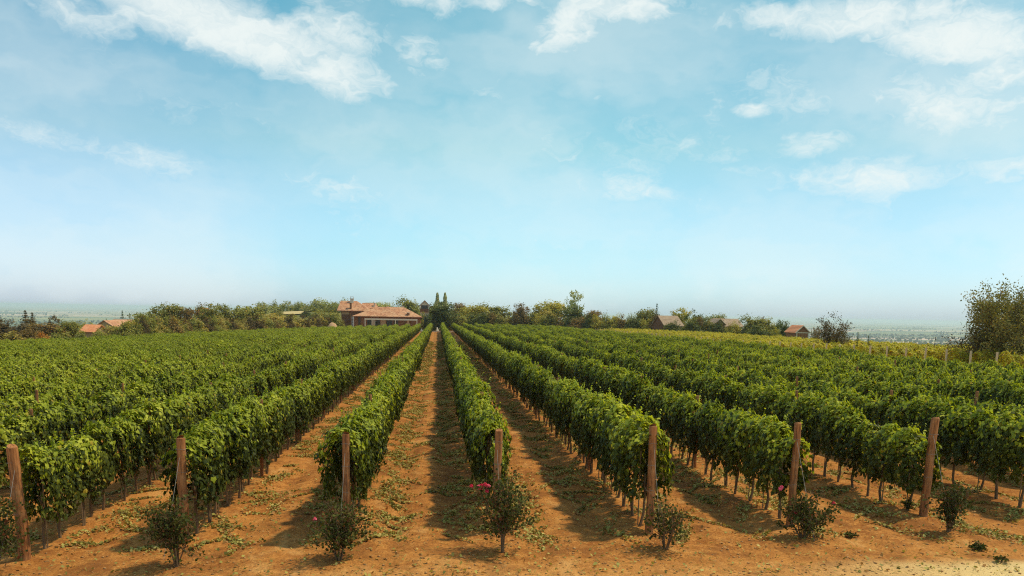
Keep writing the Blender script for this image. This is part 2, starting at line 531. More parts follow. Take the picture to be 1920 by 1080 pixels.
def groundmat():
    m, t = material('ground')
    geo = t.n('ShaderNodeNewGeometry')
    pos = geo.outputs['Position']
    sp = t.n('ShaderNodeSeparateXYZ')
    t.put(sp.inputs[0], pos)
    X, Y = sp.outputs[0], sp.outputs[1]
    # soil
    n1 = t.noise(pos, 0.35, 4, 0.6)
    n2 = t.noise(pos, 3.2, 6, 0.7)
    n3 = t.noise(pos, 22, 5, 0.75)
    n4 = t.noise(t.mapping(pos, scale=(2.2, 0.8, 1), rot=(0, 0, 0.5)), 9, 4, 0.7)
    soil = t.mix(t.ramp(n2, 0.32, 0.68), (0.30, 0.105, 0.022), (0.56, 0.25, 0.062))
    soil = t.mix(t.ramp(n3, 0.46, 0.60, 0, 0.75), soil, (0.20, 0.065, 0.014))
    soil = t.mix(t.ramp(n4, 0.56, 0.74, 0, 0.65), soil, (0.80, 0.43, 0.13))
    soil = t.mix(t.ramp(n1, 0.40, 0.66, 0, 0.45), soil, (0.50, 0.22, 0.055))
    # the headland in front of the posts is paler
    head = t.math('MULTIPLY', t.ramp(t.math('ADD', Y, t.math('MULTIPLY', n1, 2.4)), 14.6, 12.9), t.ramp(n2, 0.3, 0.6, 0.35, 1))
    patch = t.noise(t.mapping(pos, scale=(1, 0.6, 1), rot=(0, 0, .3)), 1.1, 5, 0.7)
    soil = t.mix(t.ramp(patch, 0.47, 0.66, 0, 0.75), soil, (0.20, 0.075, 0.020))
    soil = t.mix(t.ramp(patch, 0.46, 0.30, 0, 0.5), soil, (0.66, 0.38, 0.14))
    soil = t.mix(t.math('MULTIPLY', head, 0.5), soil, (0.70, 0.37, 0.12))
    corner = t.math('MULTIPLY', t.ramp(X, 5.0, 9.5), t.ramp(Y, 13.1, 12.5))
    soil = t.mix(t.math('MULTIPLY', corner, 0.8), soil, (0.74, 0.58, 0.28))
    # dry weeds further along the alleys
    wn = t.noise(t.mapping(pos, scale=(1, 0.5, 1)), 2.6, 6, 0.75)
    weeds = t.math('MULTIPLY', t.ramp(wn, 0.50, 0.66), t.ramp(Y, 40, 110, 0, 0.75))
    soil = t.mix(weeds, soil, (0.20, 0.20, 0.045))
    # meadow and scrub outside the rows
    g1 = t.noise(pos, 0.06, 5, 0.65)
    g2 = t.noise(pos, 1.3, 5, 0.7)
    grass = t.mix(t.ramp(g1, 0.38, 0.62), (0.10, 0.11, 0.02), (0.22, 0.19, 0.06))
    grass = t.mix(t.ramp(g2, 0.4, 0.7, 0, 0.5), grass, (0.06, 0.075, 0.015))
    nf = t.noise(pos, 0.15, 3)
    wob = t.math('MULTIPLY', t.math('SUBTRACT', nf, 0.5), 6)
    inf = t.math('MULTIPLY', t.ramp(t.math('ADD', X, wob), -68, -63), t.ramp(t.math('ADD', X, wob), 60, 54))
    inf = t.math('MULTIPLY', inf, t.ramp(t.math('ADD', Y, wob), 246, 236))
    near = t.mix(inf, grass, soil)
    # the plain: strips of fields
    vo = t.n('ShaderNodeTexVoronoi', distance='CHEBYCHEV')
    t.put(vo.inputs['Vector'], t.mapping(pos, scale=(0.0011, 0.0016, 0), rot=(0, 0, 0.12)))
    vo.inputs['Scale'].default_value = 1.0
    vs = t.n('ShaderNodeSeparateColor')
    t.put(vs.inputs[0], vo.outputs['Color'])
    cr = t.n('ShaderNodeValToRGB')
    cr.color_ramp.interpolation = 'CONSTANT'
    t.put(cr.inputs[0], vs.outputs[0])
    e = cr.color_ramp.elements
    pal = [(0.20, 0.21, 0.08), (0.46, 0.36, 0.22), (0.13, 0.15, 0.06), (0.55, 0.40, 0.30), (0.32, 0.30, 0.12), (0.42, 0.28, 0.22), (0.16, 0.19, 0.08)]
    e[0].color = (*pal[0], 1)
    e[1].position, e[1].color = 0.15, (*pal[1], 1)
    for i, c in enumerate(pal[2:]):
        k = e.new(0.3 + 0.14 * i)
        k.color = (*c, 1)
    pn = t.noise(t.mapping(pos, scale=(0.3, 1, 1)), 0.004, 5, 0.6)
    plain = t.mix(t.ramp(pn, 0.45, 0.62, 0, 0.75), cr.outputs[0], (0.07, 0.10, 0.035))
    Z = sp.outputs[2]
    col = t.mix(t.ramp(Z, -20, -52), near, plain)
    p = t.n('ShaderNodeBsdfPrincipled')
    t.put(p.inputs['Base Color'], col)
    p.inputs['Roughness'].default_value = 0.95
    p.inputs['Specular IOR Level'].default_value = 0.15
    h = t.math('ADD', t.math('MULTIPLY', n3, 0.45), t.math('MULTIPLY', n2, 0.9))
    h = t.math('ADD', h, t.math('MULTIPLY', n4, 0.35))
    bn = t.n('ShaderNodeBump')
    bn.inputs['Strength'].default_value = 1.0
    bn.inputs['Distance'].default_value = 0.055
    t.put(bn.inputs['Height'], h)
    t.put(p.inputs['Normal'], bn.outputs[0])
    return finish(m, t, p.outputs[0])


M['ground'] = groundmat()
ground = link('ground', mesh('ground', gv, gf, M['ground'], True))
tag(ground, 'orange brown tilled soil of the vineyard running out to hazy plain fields', kind='structure')

# ------------------------------------------------------------------ the air
haze_m, ht = material('haze')
pv = ht.n('ShaderNodeVolumePrincipled')
pv.inputs['Color'].default_value = (0.72, 0.88, 1.0, 1)
pv.inputs['Density'].default_value = 0.00012
pv.inputs['Anisotropy'].default_value = 0.2
finish(haze_m, ht, None, pv.outputs[0])
haze = MB().box(-62000, 62000, -9000, 62000, -72, 13.6).build('haze', haze_m)
tag(haze, 'pale blue haze over the far plain', kind='stuff')

# ------------------------------------------------------------------ grape vines
LEAF = np.array([(0, .36, .07), (0, .08, 0), (-.38, -.04, -.05), (-.5, .42, -.08), (-.25, .62, 0), (0, 1.0, -.06), (.25, .62, 0), (.5, .42, -.08), (.38, -.04, -.05)])
LEAF[:, 1] -= .3
LEAFF = np.array([(0, i, i % 8 + 1) for i in range(1, 9)])
QUAD = np.array([(-.32, -.35, 0), (.32, -.35, 0), (.38, .25, .02), (0, .62, -.04), (-.38, .25, .02)])
QUADF = np.array([(0, 1, 2), (0, 2, 3), (0, 3, 4)])


def unit(a):
    return a / np.maximum(np.linalg.norm(a, axis=-1, keepdims=True), 1e-6)


def scatter(pos, nrm, tip, size, shape=LEAF, faces=LEAFF):
    """leaf faces at pos, blade facing nrm, tip pointing along tip"""
    nrm = unit(nrm)
    tip = unit(tip - nrm * np.sum(tip * nrm, -1, keepdims=True))
    sd_ = np.cross(tip, nrm)
    v = (shape[None, :, 0:1] * sd_[:, None] + shape[None, :, 1:2] * tip[:, None] + shape[None, :, 2:3] * nrm[:, None]) * size[:, None, None] + pos[:, None]
    k = shape.shape[0]
    f = faces[None] + (np.arange(len(pos)) * k)[:, None, None]
    return v.reshape(-1, 3), f.reshape(-1, faces.shape[1])


def vine_segment(i, n=1250):
    r = np.random.default_rng(100 + i)
    ph = r.uniform(0, 6.28, 8)
    y = r.uniform(-0.56, 0.56, n)
    top = 1.86 + 0.13 * np.cos(y * 5.2 + ph[0] * 0.3) + 0.08 * np.sin(y * 11 + ph[1])
    bot = 0.66 + 0.10 * np.sin(y * 7 + ph[2]) + 0.05 * np.sin(y * 17 + ph[3])
    u = r.uniform(0, 1, n) ** 0.85
    z = bot + (top - bot) * u
    side = np.where(r.uniform(size=n) < 0.5, -1.0, 1.0)
    lump = 1 + 0.22 * np.sin(y * 6 + z * 4 + ph[4] + side) + 0.12 * np.sin(y * 13 - z * 7 + ph[5])
    w_ = (0.25 + 0.17 * np.sin(np.clip(u * 1.05, 0, 1) * pi * 0.85 + 0.2)) * lump
    w_ = w_ * np.clip((1.03 - u) / 0.16, 0.25, 1) ** 0.5
    depth = 1 - 0.55 * r.uniform(0, 1, n) ** 2.2
    x = side * w_ * depth
    # the crest
    nt = int(n * 0.24)
    x[:nt] = r.uniform(-0.30, 0.30, nt)
    z[:nt] = top[:nt] - 0.10 * (x[:nt] / 0.3) ** 2 - 0.12 * r.uniform(0, 1, nt)
    side[:nt] = np.sign(x[:nt])
    up = np.clip((u - 0.55) * 1.4, 0.15, 1)
    up[:nt] = 1.6
    nr = np.stack([side * 1.0, 0 * y, up * 0.9], -1)
    nr[:nt, 0] *= 0.5
    nr += r.normal(0, 0.38, (n, 3))
    tip = np.stack([side * 0.5, 0 * y, -np.ones(n)], -1) + r.normal(0, 0.35, (n, 3))
    size = r.uniform(0.065, 0.125, n)
    pos = np.stack([x, y, z], -1)
    # shoots standing above the crest and hanging from the sides
    P, N, T, Z = [pos], [nr], [tip], [size]
    for k in range(r.integers(3, 7)):
        b = np.array([r.uniform(-.22, .22), r.uniform(-.45, .45), 1.85])
        d = np.array([r.normal(0, .35), r.normal(0, .35), 1.0])
        m_ = 7
        s_ = np.linspace(0, r.uniform(.18, .36), m_)
        q = b + d * s_[:, None]
        P.append(q)
        N.append(r.normal(0, .7, (m_, 3)) + [0, 0, .8])
        T.append(r.normal(0, 1, (m_, 3)) - [0, 0, .3])
        Z.append(np.linspace(.10, .05, m_))
    for k in range(3):
        sd2 = r.choice([-1, 1])
        b = np.array([sd2 * .30, r.uniform(-.45, .45), r.uniform(.75, 1.3)])
        m_ = 6
        s_ = np.linspace(0, .35, m_)
        q = b + np.array([sd2 * .35, r.normal(0, .3), -.8]) * s_[:, None]
        P.append(q)
        N.append(r.normal(0, .4, (m_, 3)) + [sd2, 0, .4])
        T.append(r.normal(0, .3, (m_, 3)) - [0, 0, 1])
        Z.append(np.full(m_, .11))
    PP_ = np.concatenate(P)
    v, f = scatter(PP_, np.concatenate(N), np.concatenate(T), np.concatenate(Z))
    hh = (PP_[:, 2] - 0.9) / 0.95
    young = r.uniform(size=len(PP_)) < np.clip(hh, 0.04, 1) ** 2.2 * 0.9  # share grows with height, so the crest carries painted sunlight
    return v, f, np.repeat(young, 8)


def collection_of(name, meshes):
    c = bpy.data.collections.new(name)
    for i, me in enumerate(meshes):
        o = bpy.data.objects.new('%s_%02d' % (name, i), me)
        c.objects.link(o)
    return c


NV = 10
vseg = [vine_segment(i) for i in range(NV)]
def vine_mesh(v, f, young_lit):
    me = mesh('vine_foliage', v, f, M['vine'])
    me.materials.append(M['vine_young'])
    me.polygons.foreach_set('material_index', young_lit.astype(np.int32))
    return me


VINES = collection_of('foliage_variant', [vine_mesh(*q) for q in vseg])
VINES2 = collection_of('pale_foliage_variant', [mesh('vine_foliage', v, f, M['vine2']) for v, f, young_lit in vseg[:5]])


def spread_group(name, coll):
    g = bpy.data.node_groups.new(name, 'GeometryNodeTree')
    g.interface.new_socket('Geometry', in_out='INPUT', socket_type='NodeSocketGeometry')
    g.interface.new_socket('Geometry', in_out='OUTPUT', socket_type='NodeSocketGeometry')
    gi = g.nodes.new('NodeGroupInput')
    go = g.nodes.new('NodeGroupOutput')
    ci = g.nodes.new('GeometryNodeCollectionInfo')
    ci.inputs[0].default_value = coll
    ci.inputs[1].default_value = True
    ci.inputs[2].default_value = True
    ip = g.nodes.new('GeometryNodeInstanceOnPoints')

    def attr(nm, dt):
        a = g.nodes.new('GeometryNodeInputNamedAttribute')
        a.data_type = dt
        a.inputs[0].default_value = nm
        return [s for s in a.outputs if s.enabled][0]
    L = g.links.new
    L(gi.outputs[0], ip.inputs['Points'])
    L(ci.outputs[0], ip.inputs['Instance'])
    ip.inputs['Pick Instance'].default_value = True
    L(attr('pick', 'INT'), ip.inputs['Instance Index'])
    L(attr('turn', 'FLOAT_VECTOR'), ip.inputs['Rotation'])
    L(attr('size', 'FLOAT_VECTOR'), ip.inputs['Scale'])
    L(ip.outputs[0], go.inputs[0])
    return g


G_VINES = spread_group('spread_vine_foliage', VINES)
G_VINES2 = spread_group('spread_pale_foliage', VINES2)


def spread_object(name, pts, turn, size, pick, group, parent):
    me = bpy.data.meshes.new(name)
    me.vertices.add(len(pts))
    me.vertices.foreach_set('co', np.asarray(pts, dtype=np.float32).ravel())
    for nm, typ, arr, key in (('turn', 'FLOAT_VECTOR', turn, 'vector'), ('size', 'FLOAT_VECTOR', size, 'vector')):
        a = me.attributes.new(nm, typ, 'POINT')
        a.data.foreach_set(key, np.asarray(arr, dtype=np.float32).ravel())
    a = me.attributes.new('pick', 'INT', 'POINT')
    a.data.foreach_set('value', np.asarray(pick, dtype=np.int32))
    o = link(name, me, parent)
    md = o.modifiers.new('spread', 'NODES')
    md.node_group = group
    o['kind'] = 'stuff'
    return o


# trunks and stakes (several shapes, shared)
TR, TRL = [], []
for i in range(6):
    r = random.Random(40 + i)
    a, b = r.uniform(-.05, .05), r.uniform(-.07, .07)
    pts = [(0, 0, -.06), (a * .3, b * .2, .05), (a, b, .3), (a * .4 + .02, b * 1.2, .55), (0, b * .5, .8), (0.02, 0, 1.05)]
    mb = MB().tube(pts, [.048, .032, .026, .024, .026, .02], 6)
    mb.tube([(0, b * .5, .8), (.02, .14, 1.0), (0, .33, 1.03)], [.02, .016, .012], 5)
    mb.tube([(0, b * .5, .78), (-.01, -.15, 1.0), (0, -.33, 1.04)], [.02, .016, .012], 5)
    TR.append(mb.mesh('trunk', M['bark'], True))
STK = MB().tube([(0, 0, -.1), (0, 0, 1.5)], .012, 5).mesh('stake', M['stake'])
ITP = MB().tube([(0, 0, -.2), (0, 0, 1.99)], [.048, .042], 8).mesh('trellis_post', M['post'])
TRS = collection_of('trunk_variant', TR + [STK])
G_TR = spread_group('spread_trunks', TRS)


def end_y(X):
    if X > -30:
        return 204.0
    return 204 - (-30 - X) * 2.45


def seen(X, Y, m=260):
    px, _ = project(X, Y, 0)
    return -m < px < 1920 + m


ORD = ['first', 'second', 'third', 'fourth', 'fifth', 'sixth', 'seventh', 'eighth', 'ninth', 'tenth', 'eleventh', 'twelfth', 'thirteenth', 'fourteenth',
       'fifteenth', 'sixteenth', 'seventeenth', 'eighteenth', 'nineteenth', 'twentieth', 'twenty-first', 'twenty-second', 'twenty-third']
FRONT = {-3: 'green grapevine row behind the leaning wooden post at far left',
         -2: 'green grapevine row behind the short post with a dark bush, second from left',
         -1: 'green grapevine row bordering the central dirt alley on its left side',
         0: 'green grapevine row bordering the central dirt alley on its right side',
         1: 'green grapevine row ending at the wooden post with a sparse reddish rose bush',
         2: 'green grapevine row ending at the wooden post with the broad red-flowered rose bush',
         3: 'green grapevine row ending at the rightmost leaning wooden post'}


def vine_row(k, X, y0, y1, label, group, pitch=0.75):
    z0 = gz(X, max(y0, 14))
    t = link('vine_row', None, None, (X, y0, z0))
    tag(t, label, 'grapevine row', group)
    Ys = np.arange(y0 + 0.55, y1, pitch)
    Ys = np.array([y for y in Ys if seen(X, y)])
    n = len(Ys)
    r = np.random.default_rng(500 + k)
    jit = r.normal(0, .05, n)
    gzs = np.array([float(ground_z(X, y)) for y in Ys]) - z0
    pts = np.stack([jit, Ys - y0, gzs], -1)
    turn = np.zeros((n, 3))
    turn[:, 2] = r.choice([0, pi], n) + r.normal(0, .07, n)
    slow = 1 + 0.08 * np.sin(Ys * .31 + k * 2.1) + 0.05 * np.sin(Ys * .83 + k)
    weak = r.uniform(size=n) < .035
    wd = slow * r.uniform(.62, .92, n)
    hg = (slow * .5 + .5) * r.uniform(.91, 1.03, n)
    wd[weak] *= .6
    hg[weak] *= .86
    size = np.stack([wd, r.uniform(.94, 1.1, n), hg], -1)
    spread_object('foliage', pts, turn, size, r.integers(0, NV, n), G_VINES, t)
    # trunks: singly where the photograph shows them, joined further off
    near = [i for i in range(n) if Ys[i] < 78 and -16 < X < 26 and seen(X, Ys[i], 60)]
    far = [i for i in range(n) if i not in set(near)]
    for i in near:
        o = link('trunk', TR[int(r.integers(0, 6))], t, pts[i] + np.array([r.normal(0, .02), r.normal(0, .04), 0]))
        o.rotation_euler = (r.normal(0, .03), r.normal(0, .04), r.uniform(0, .6) + (pi if r.uniform() < .5 else 0))
        q = link('stake', STK, t, pts[i] + np.array([r.normal(0, .02), .07 + r.normal(0, .02), 0]))
        q.rotation_euler = (r.normal(0, .015), r.normal(0, .015), 0)
    if far and Ys[far[0]] < 1e9:
        far = far[:]
        p = pts[far]
        tt = np.zeros((len(far), 3))
        o = spread_object('distant_trunks', p, tt, np.ones((len(far), 3)), r.integers(0, 6, len(far)), G_TR, t)
    for y in np.arange(y0 + 6.2, min(y1, 80), 6.0):
        if -16 < X < 26 and seen(X, y, 60):
            o = link('trellis_post', ITP, t, (r.normal(0, .03), y - y0, float(ground_z(X, y)) - z0 + r.uniform(-.06, .1)))
            o.rotation_euler = (r.normal(0, .02), r.normal(0, .02), 0)
    # fruiting and foliage wires
    wb = MB()
    for zz, xx in ((.78, 0), (1.25, .05), (1.25, -.05), (1.65, .05), (1.65, -.05)):
        ya = y0 + .02 if seen(X, y0) else float(Ys[0])
        wb.tube([(xx, ya - y0, float(ground_z(X, ya)) - z0 + zz), (xx, y1 - y0, float(ground_z(X, y1)) - z0 + zz)], .0022, 3, False)
    wb.build('wire', M['wire'], t)
    return t


for k, X in sorted(ROWX.items()):
    y0 = STARTY.get(k, 14.6 if k < 0 else 15.8 + .25 * (k - 3))
    if k in FRONT:
        lab, grp = FRONT[k], 'vine rows of the main field'
    elif k < 0:
        lab = '%s grapevine row left of the central dirt alley, its leaves merging into a green sheet' % ORD[-k - 1]
        grp = 'vine rows of the main field'
    else:
        lab = '%s grapevine row right of the central dirt alley, leafy dark green' % ORD[k]
        grp = 'vine rows of the main field'
    vine_row(k, X, y0, end_y(X), lab, grp)
# a second block beyond the cross track, right of the big house
for j, k in enumerate(range(0, 11)):
    vine_row(40 + k, ROWX[k] + .2, 209, 228, 'short grapevine row beyond the pale cross track, ' + ORD[j] + ' counted from the cypresses rightwards', 'short vine rows beyond the cross track')

# ---- wooden end posts
POSTS = [(-6.85, 14.25, 1.93, (.02, -.03), 'thick reddish wooden post leaning left at the far left end of the front line', .092),
         (-4.42, 14.82, 1.87, (0, .004), 'short wooden post half wrapped in vine leaves above a dark rose bush', .082),
         (-1.60, 14.74, 1.85, (0, .006), 'straight wooden post above the rose bush with one pink flower', .068),
         (1.06, 14.74, 1.87, (0, .012), 'wooden post beside the tall bush with a cluster of red roses', .072),
         (3.84, 14.61, 1.98, (0, -.004), 'tall rough wooden post with the sparse reddish bush at its foot', .077),
         (6.70, 15.12, 1.98, (0, .012), 'wooden post with slight lean right, above the broad bush with red flowers', .070),
         (9.76, 15.77, 1.99, (0, .035), 'thick reddish wooden post leaning right, rightmost of the front line', .083)]
for i, (X, Y, H, ln, lab, rad) in enumerate(POSTS):
    r = random.Random(i)
    z = gz(X, Y)
    t = link('wooden_post', None, None, (X, Y, z))
    tag(t, lab, 'post', 'wooden end posts of the vine rows')
    mb = MB()
    ts = [-.3, 0, .3, .7, 1.1, 1.5, H - .02, H]
    mb.tube([(r.uniform(-.008, .008) + (.012 if 0 < q < 1 else 0), r.uniform(-.008, .008), q) for q in ts],
            [rad * 1.04, rad * 1.03, rad * r.uniform(.97, 1.02), rad * r.uniform(.96, 1.0), rad * .97, rad * .95, rad * .93, rad * .80], 14)
    po = mb.build('shaft', M['post'], t, smooth=False)
    po.rotation_euler = (ln[0], ln[1], r.uniform(0, .3))
    # wire wrapped near the top and middle, and the guy wire down to the ground in front
    wb = MB()
    for zz in (.80, 1.26, 1.66):
        wb.tube([(cos(a) * (rad + .004), sin(a) * (rad + .004), zz + .01 * sin(3 * a)) for a in np.linspace(0, 2 * pi, 13)], .003, 4, False)
    wb.build('wire_tie', M['wire'], t).rotation_euler = (ln[0], ln[1], 0)
    MB().tube([(0, -rad, H - .35), (r.uniform(-.05, .05), -1.0, -.03)], .0035, 4).build('guy_wire', M['wire'], t)

# ---- the neighbouring plot: rows at right angles behind a line of pale posts
UNIT = ['', 'first', 'second', 'third', 'fourth', 'fifth', 'sixth', 'seventh', 'eighth', 'ninth']
TENS = ['', '', 'twenty', 'thirty', 'forty', 'fifty', 'sixty']
TENTH = ['', '', 'twentieth', 'thirtieth', 'fortieth', 'fiftieth', 'sixtieth']


def nth(i):
    if i < 20:
        return ORD[i - 1]
    return TENTH[i // 10] if i % 10 == 0 else TENS[i // 10] + '-' + UNIT[i % 10]


PP = MB().tube([(0, 0, -.3), (0, 0, 2.08)], [.09, .085], 6).mesh('pale_post', M['post2'])
for j, Y in enumerate(np.arange(57.5, 262, 3.0)):
    z = float(ground_z(40, Y))
    o = link('pale_post', PP, None, (40 + rnd.uniform(-.05, .05), Y, z + rnd.uniform(-.08, .05)))
    o.rotation_euler = (rnd.gauss(0, .015), rnd.gauss(0, .02), rnd.uniform(0, 3))
    tag(o, 'pale yellowish post, %s leftwards in its line from the right-edge tree' % nth(j + 1) if j < 45 else 'tiny pale post at the far left end of the line of pale posts', 'post', 'pale posts in line at the edge of the neighbouring vineyard')
    t = link('vine_row', None, None, (40.6, Y, z))
    tag(t, 'yellow-green vine row behind the %s pale post from the right-edge tree' % nth(j + 1) if j < 45 else 'yellow-green cross row of vines at the far left end of the pale posts', 'grapevine row', 'short vine rows of the neighbouring vineyard')
    X1 = 56 if Y > 90 else 60
    xs = np.arange(40.9, X1, .75)
    n = len(xs)
    r = np.random.default_rng(900 + j)
    pts = np.stack([xs - 40.6, r.normal(0, .06, n), ground_z(xs, np.full(n, Y)) - z - 0.08], -1)
    turn = np.zeros((n, 3))
    turn[:, 2] = pi / 2 + r.choice([0, pi], n)
    size = np.stack([r.uniform(.9, 1.3, n), np.ones(n), r.uniform(.92, 1.1, n)], -1)
    spread_object('foliage', pts, turn, size, r.integers(0, 5, n), G_VINES2, t)

# ------------------------------------------------------------------ trees
def clumped(kind, seed):
    """a crown one metre wide and one metre high: leaf faces gathered in clumps"""
    r = np.random.default_rng(seed)
    P = []
    if kind in ('round', 'bush', 'airy', 'shoots'):
        nc = dict(round=84, bush=70, airy=56, shoots=64)[kind]
        per = dict(round=60, bush=62, airy=34, shoots=44)[kind]
        lobes = [(r.uniform(-.2, .2), r.uniform(-.2, .2), r.uniform(.32, .68), r.uniform(.26, .36)) for _ in range(6)]
        for _ in range(nc):
            if kind == 'bush':
                a = r.uniform(0, 2 * pi); q = r.uniform(0, 1) ** .55
                rr = .47 * q
                hz = (1 - q ** 2.2) * r.uniform(.75, 1.02) * (1 + .12 * sin(3 * a + seed)) 
                c = np.array([cos(a) * rr, sin(a) * rr, max(.05, hz * r.uniform(.35, 1) ** .4 - .08)])
                s = r.uniform(.05, .085)
            elif kind == 'shoots':
                a = r.uniform(0, 2 * pi); q = r.uniform(0, 1) ** .6
                hz = (1 - .55 * q ** 2) * r.uniform(.55, 1.0)
                c = np.array([cos(a) * .42 * q, sin(a) * .42 * q, hz * .8])
                s = .05
            else:
                lx, ly, lz, lr = lobes[r.integers(0, 6)]
                d = unit(r.normal(0, 1, 3))
                d[2] = d[2] * .9 + .15
                c = np.array([lx, ly, lz]) + d * lr * r.uniform(.65, 1.05)
                c[2] = min(max(c[2], .10 if kind == 'round' else .3), .98)
                s = r.uniform(.045, .085) if kind == 'round' else r.uniform(.03, .06)
            p = r.normal(0, 1, (per, 3)) * s * np.array([1, 1, .75 if kind != 'shoots' else 2.4])
            P.append(c + p)
        core = 260 if kind in ('round', 'bush') else 40
        a = r.uniform(0, 2 * pi, core)
        q = r.uniform(0, .34, core)
        P.append(np.stack([np.cos(a) * q, np.sin(a) * q, r.uniform(.05 if kind == 'bush' else .2, .72, core)], -1))
        if kind == 'round':   # low skirts
            a = r.uniform(0, 2 * pi, 500)
            q = .40 * r.uniform(0.3, 1, 500)
            P.append(np.stack([np.cos(a) * q, np.sin(a) * q, r.uniform(.0, .35, 500)], -1))
        ls = (.028, .056)
    elif kind == 'poplar':
        n = 2600
        z = r.uniform(.05, 1, n)
        w_ = .42 * np.sin(np.clip(z * 1.05, 0, 1) * pi * .93 + .1) ** .7 * (1 + .25 * np.sin(z * 30 + r.uniform(0, 6)))
        a = r.uniform(0, 2 * pi, n)
        q = w_ * r.uniform(.4, 1.05, n)
        P.append(np.stack([np.cos(a) * q, np.sin(a) * q, z], -1))
        ls = (.05, .10)
    elif kind == 'conifer':
        for z0_ in np.linspace(.08, .96, 17):
            nb = 7
            for b in range(nb):
                a = 2 * pi * (b + r.uniform(-.3, .3)) / nb + z0_ * 9
                L_ = .48 * (1.02 - z0_) ** .85 * r.uniform(.65, 1.08)
                m_ = int(6 + 26 * (1 - z0_))
                s_ = r.uniform(.1, 1, m_)
                P.append(np.stack([np.cos(a) * L_ * s_, np.sin(a) * L_ * s_, z0_ - .08 * s_ ** 2 * (1 - z0_) * 1.2 + .03 * s_], -1) + r.normal(0, .012, (m_, 3)))
        P.append(np.stack([0 * (zz := r.uniform(.8, 1.0, 30)), 0 * zz, zz], -1) + r.normal(0, .008, (30, 3)))
        ls = (.022, .045)
    P = np.concatenate(P)
    P[:, 2] = np.clip(P[:, 2], 0.0, None)
    P[:, :2] *= .5 / np.percentile(np.hypot(P[:, 0], P[:, 1]), 96)
    P[:, 2] *= 1 / np.percentile(P[:, 2], 99.3)
    n = len(P)
    c0 = np.array([0, 0, .4])
    nr = unit(P - c0) * .8 + [0, 0, .5] + r.normal(0, .6, (n, 3))
    tip = r.normal(0, 1, (n, 3)) - [0, 0, .5]
    v, f = scatter(P, nr, tip, r.uniform(ls[0], ls[1], n), QUAD, QUADF)
    return mesh('crown', v, f, M['tree'])


KINDS = {k: [clumped(k, 60 + i + 10 * j) for i in range(nn)] for j, (k, nn) in enumerate((('round', 4), ('bush', 4), ('airy', 3), ('shoots', 3), ('poplar', 2), ('conifer', 2)))}
# trunk with a few limbs, unit height and width
TRK = []
for i in range(3):
    r = random.Random(80 + i)
    mb = MB().tube([(0, 0, -.06), (.01, 0, .12), (r.uniform(-.03, .03), .01, .35), (r.uniform(-.05, .05), 0, .72)], [.035, .026, .02, .006], 7)
    for b in range(6):
        a = b * 1.1 + i
        z = r.uniform(.18, .45)
        mb.tube([(0, 0, z), (cos(a) * .14, sin(a) * .14, z + .14), (cos(a) * .30, sin(a) * .30, z + r.uniform(.22, .36))], [.014, .009, .004], 5)
    TRK.append(mb.mesh('trunk', M['trunk'], True))
CON = MB().tube([(0, 0, -.05), (0, 0, .98)], [.03, .004], 7).mesh('trunk', M['trunk'], True)
crown_count = {}


def tree(px, top, wpx, Y, kind, tint, label, cat='tree', group=None, name='tree', hmin=1.0, turn=None):
    p = at(px, top, Y)
    z = float(ground_z(p.x, Y))
    H = max(p.z - z, hmin)
    W = wpx / F * Y * 1.04
    t = link(name, None, None, (p.x, Y, z - .05))
    tag(t, label, cat, group)
    i = crown_count.get(kind, 0)
    crown_count[kind] = i + 1
    tk = link('trunk', CON if kind in ('poplar', 'conifer') else TRK[i % 3], t)
    tk.scale = (W, W, H)
    c = link('crown', KINDS[kind][i % len(KINDS[kind])], t)
    c.scale = (W, W * rnd.uniform(.85, 1.1), H)
    c.rotation_euler.z = rnd.uniform(0, 6.28) if turn is None else turn
    c.color = (*tint, 1)
    return t


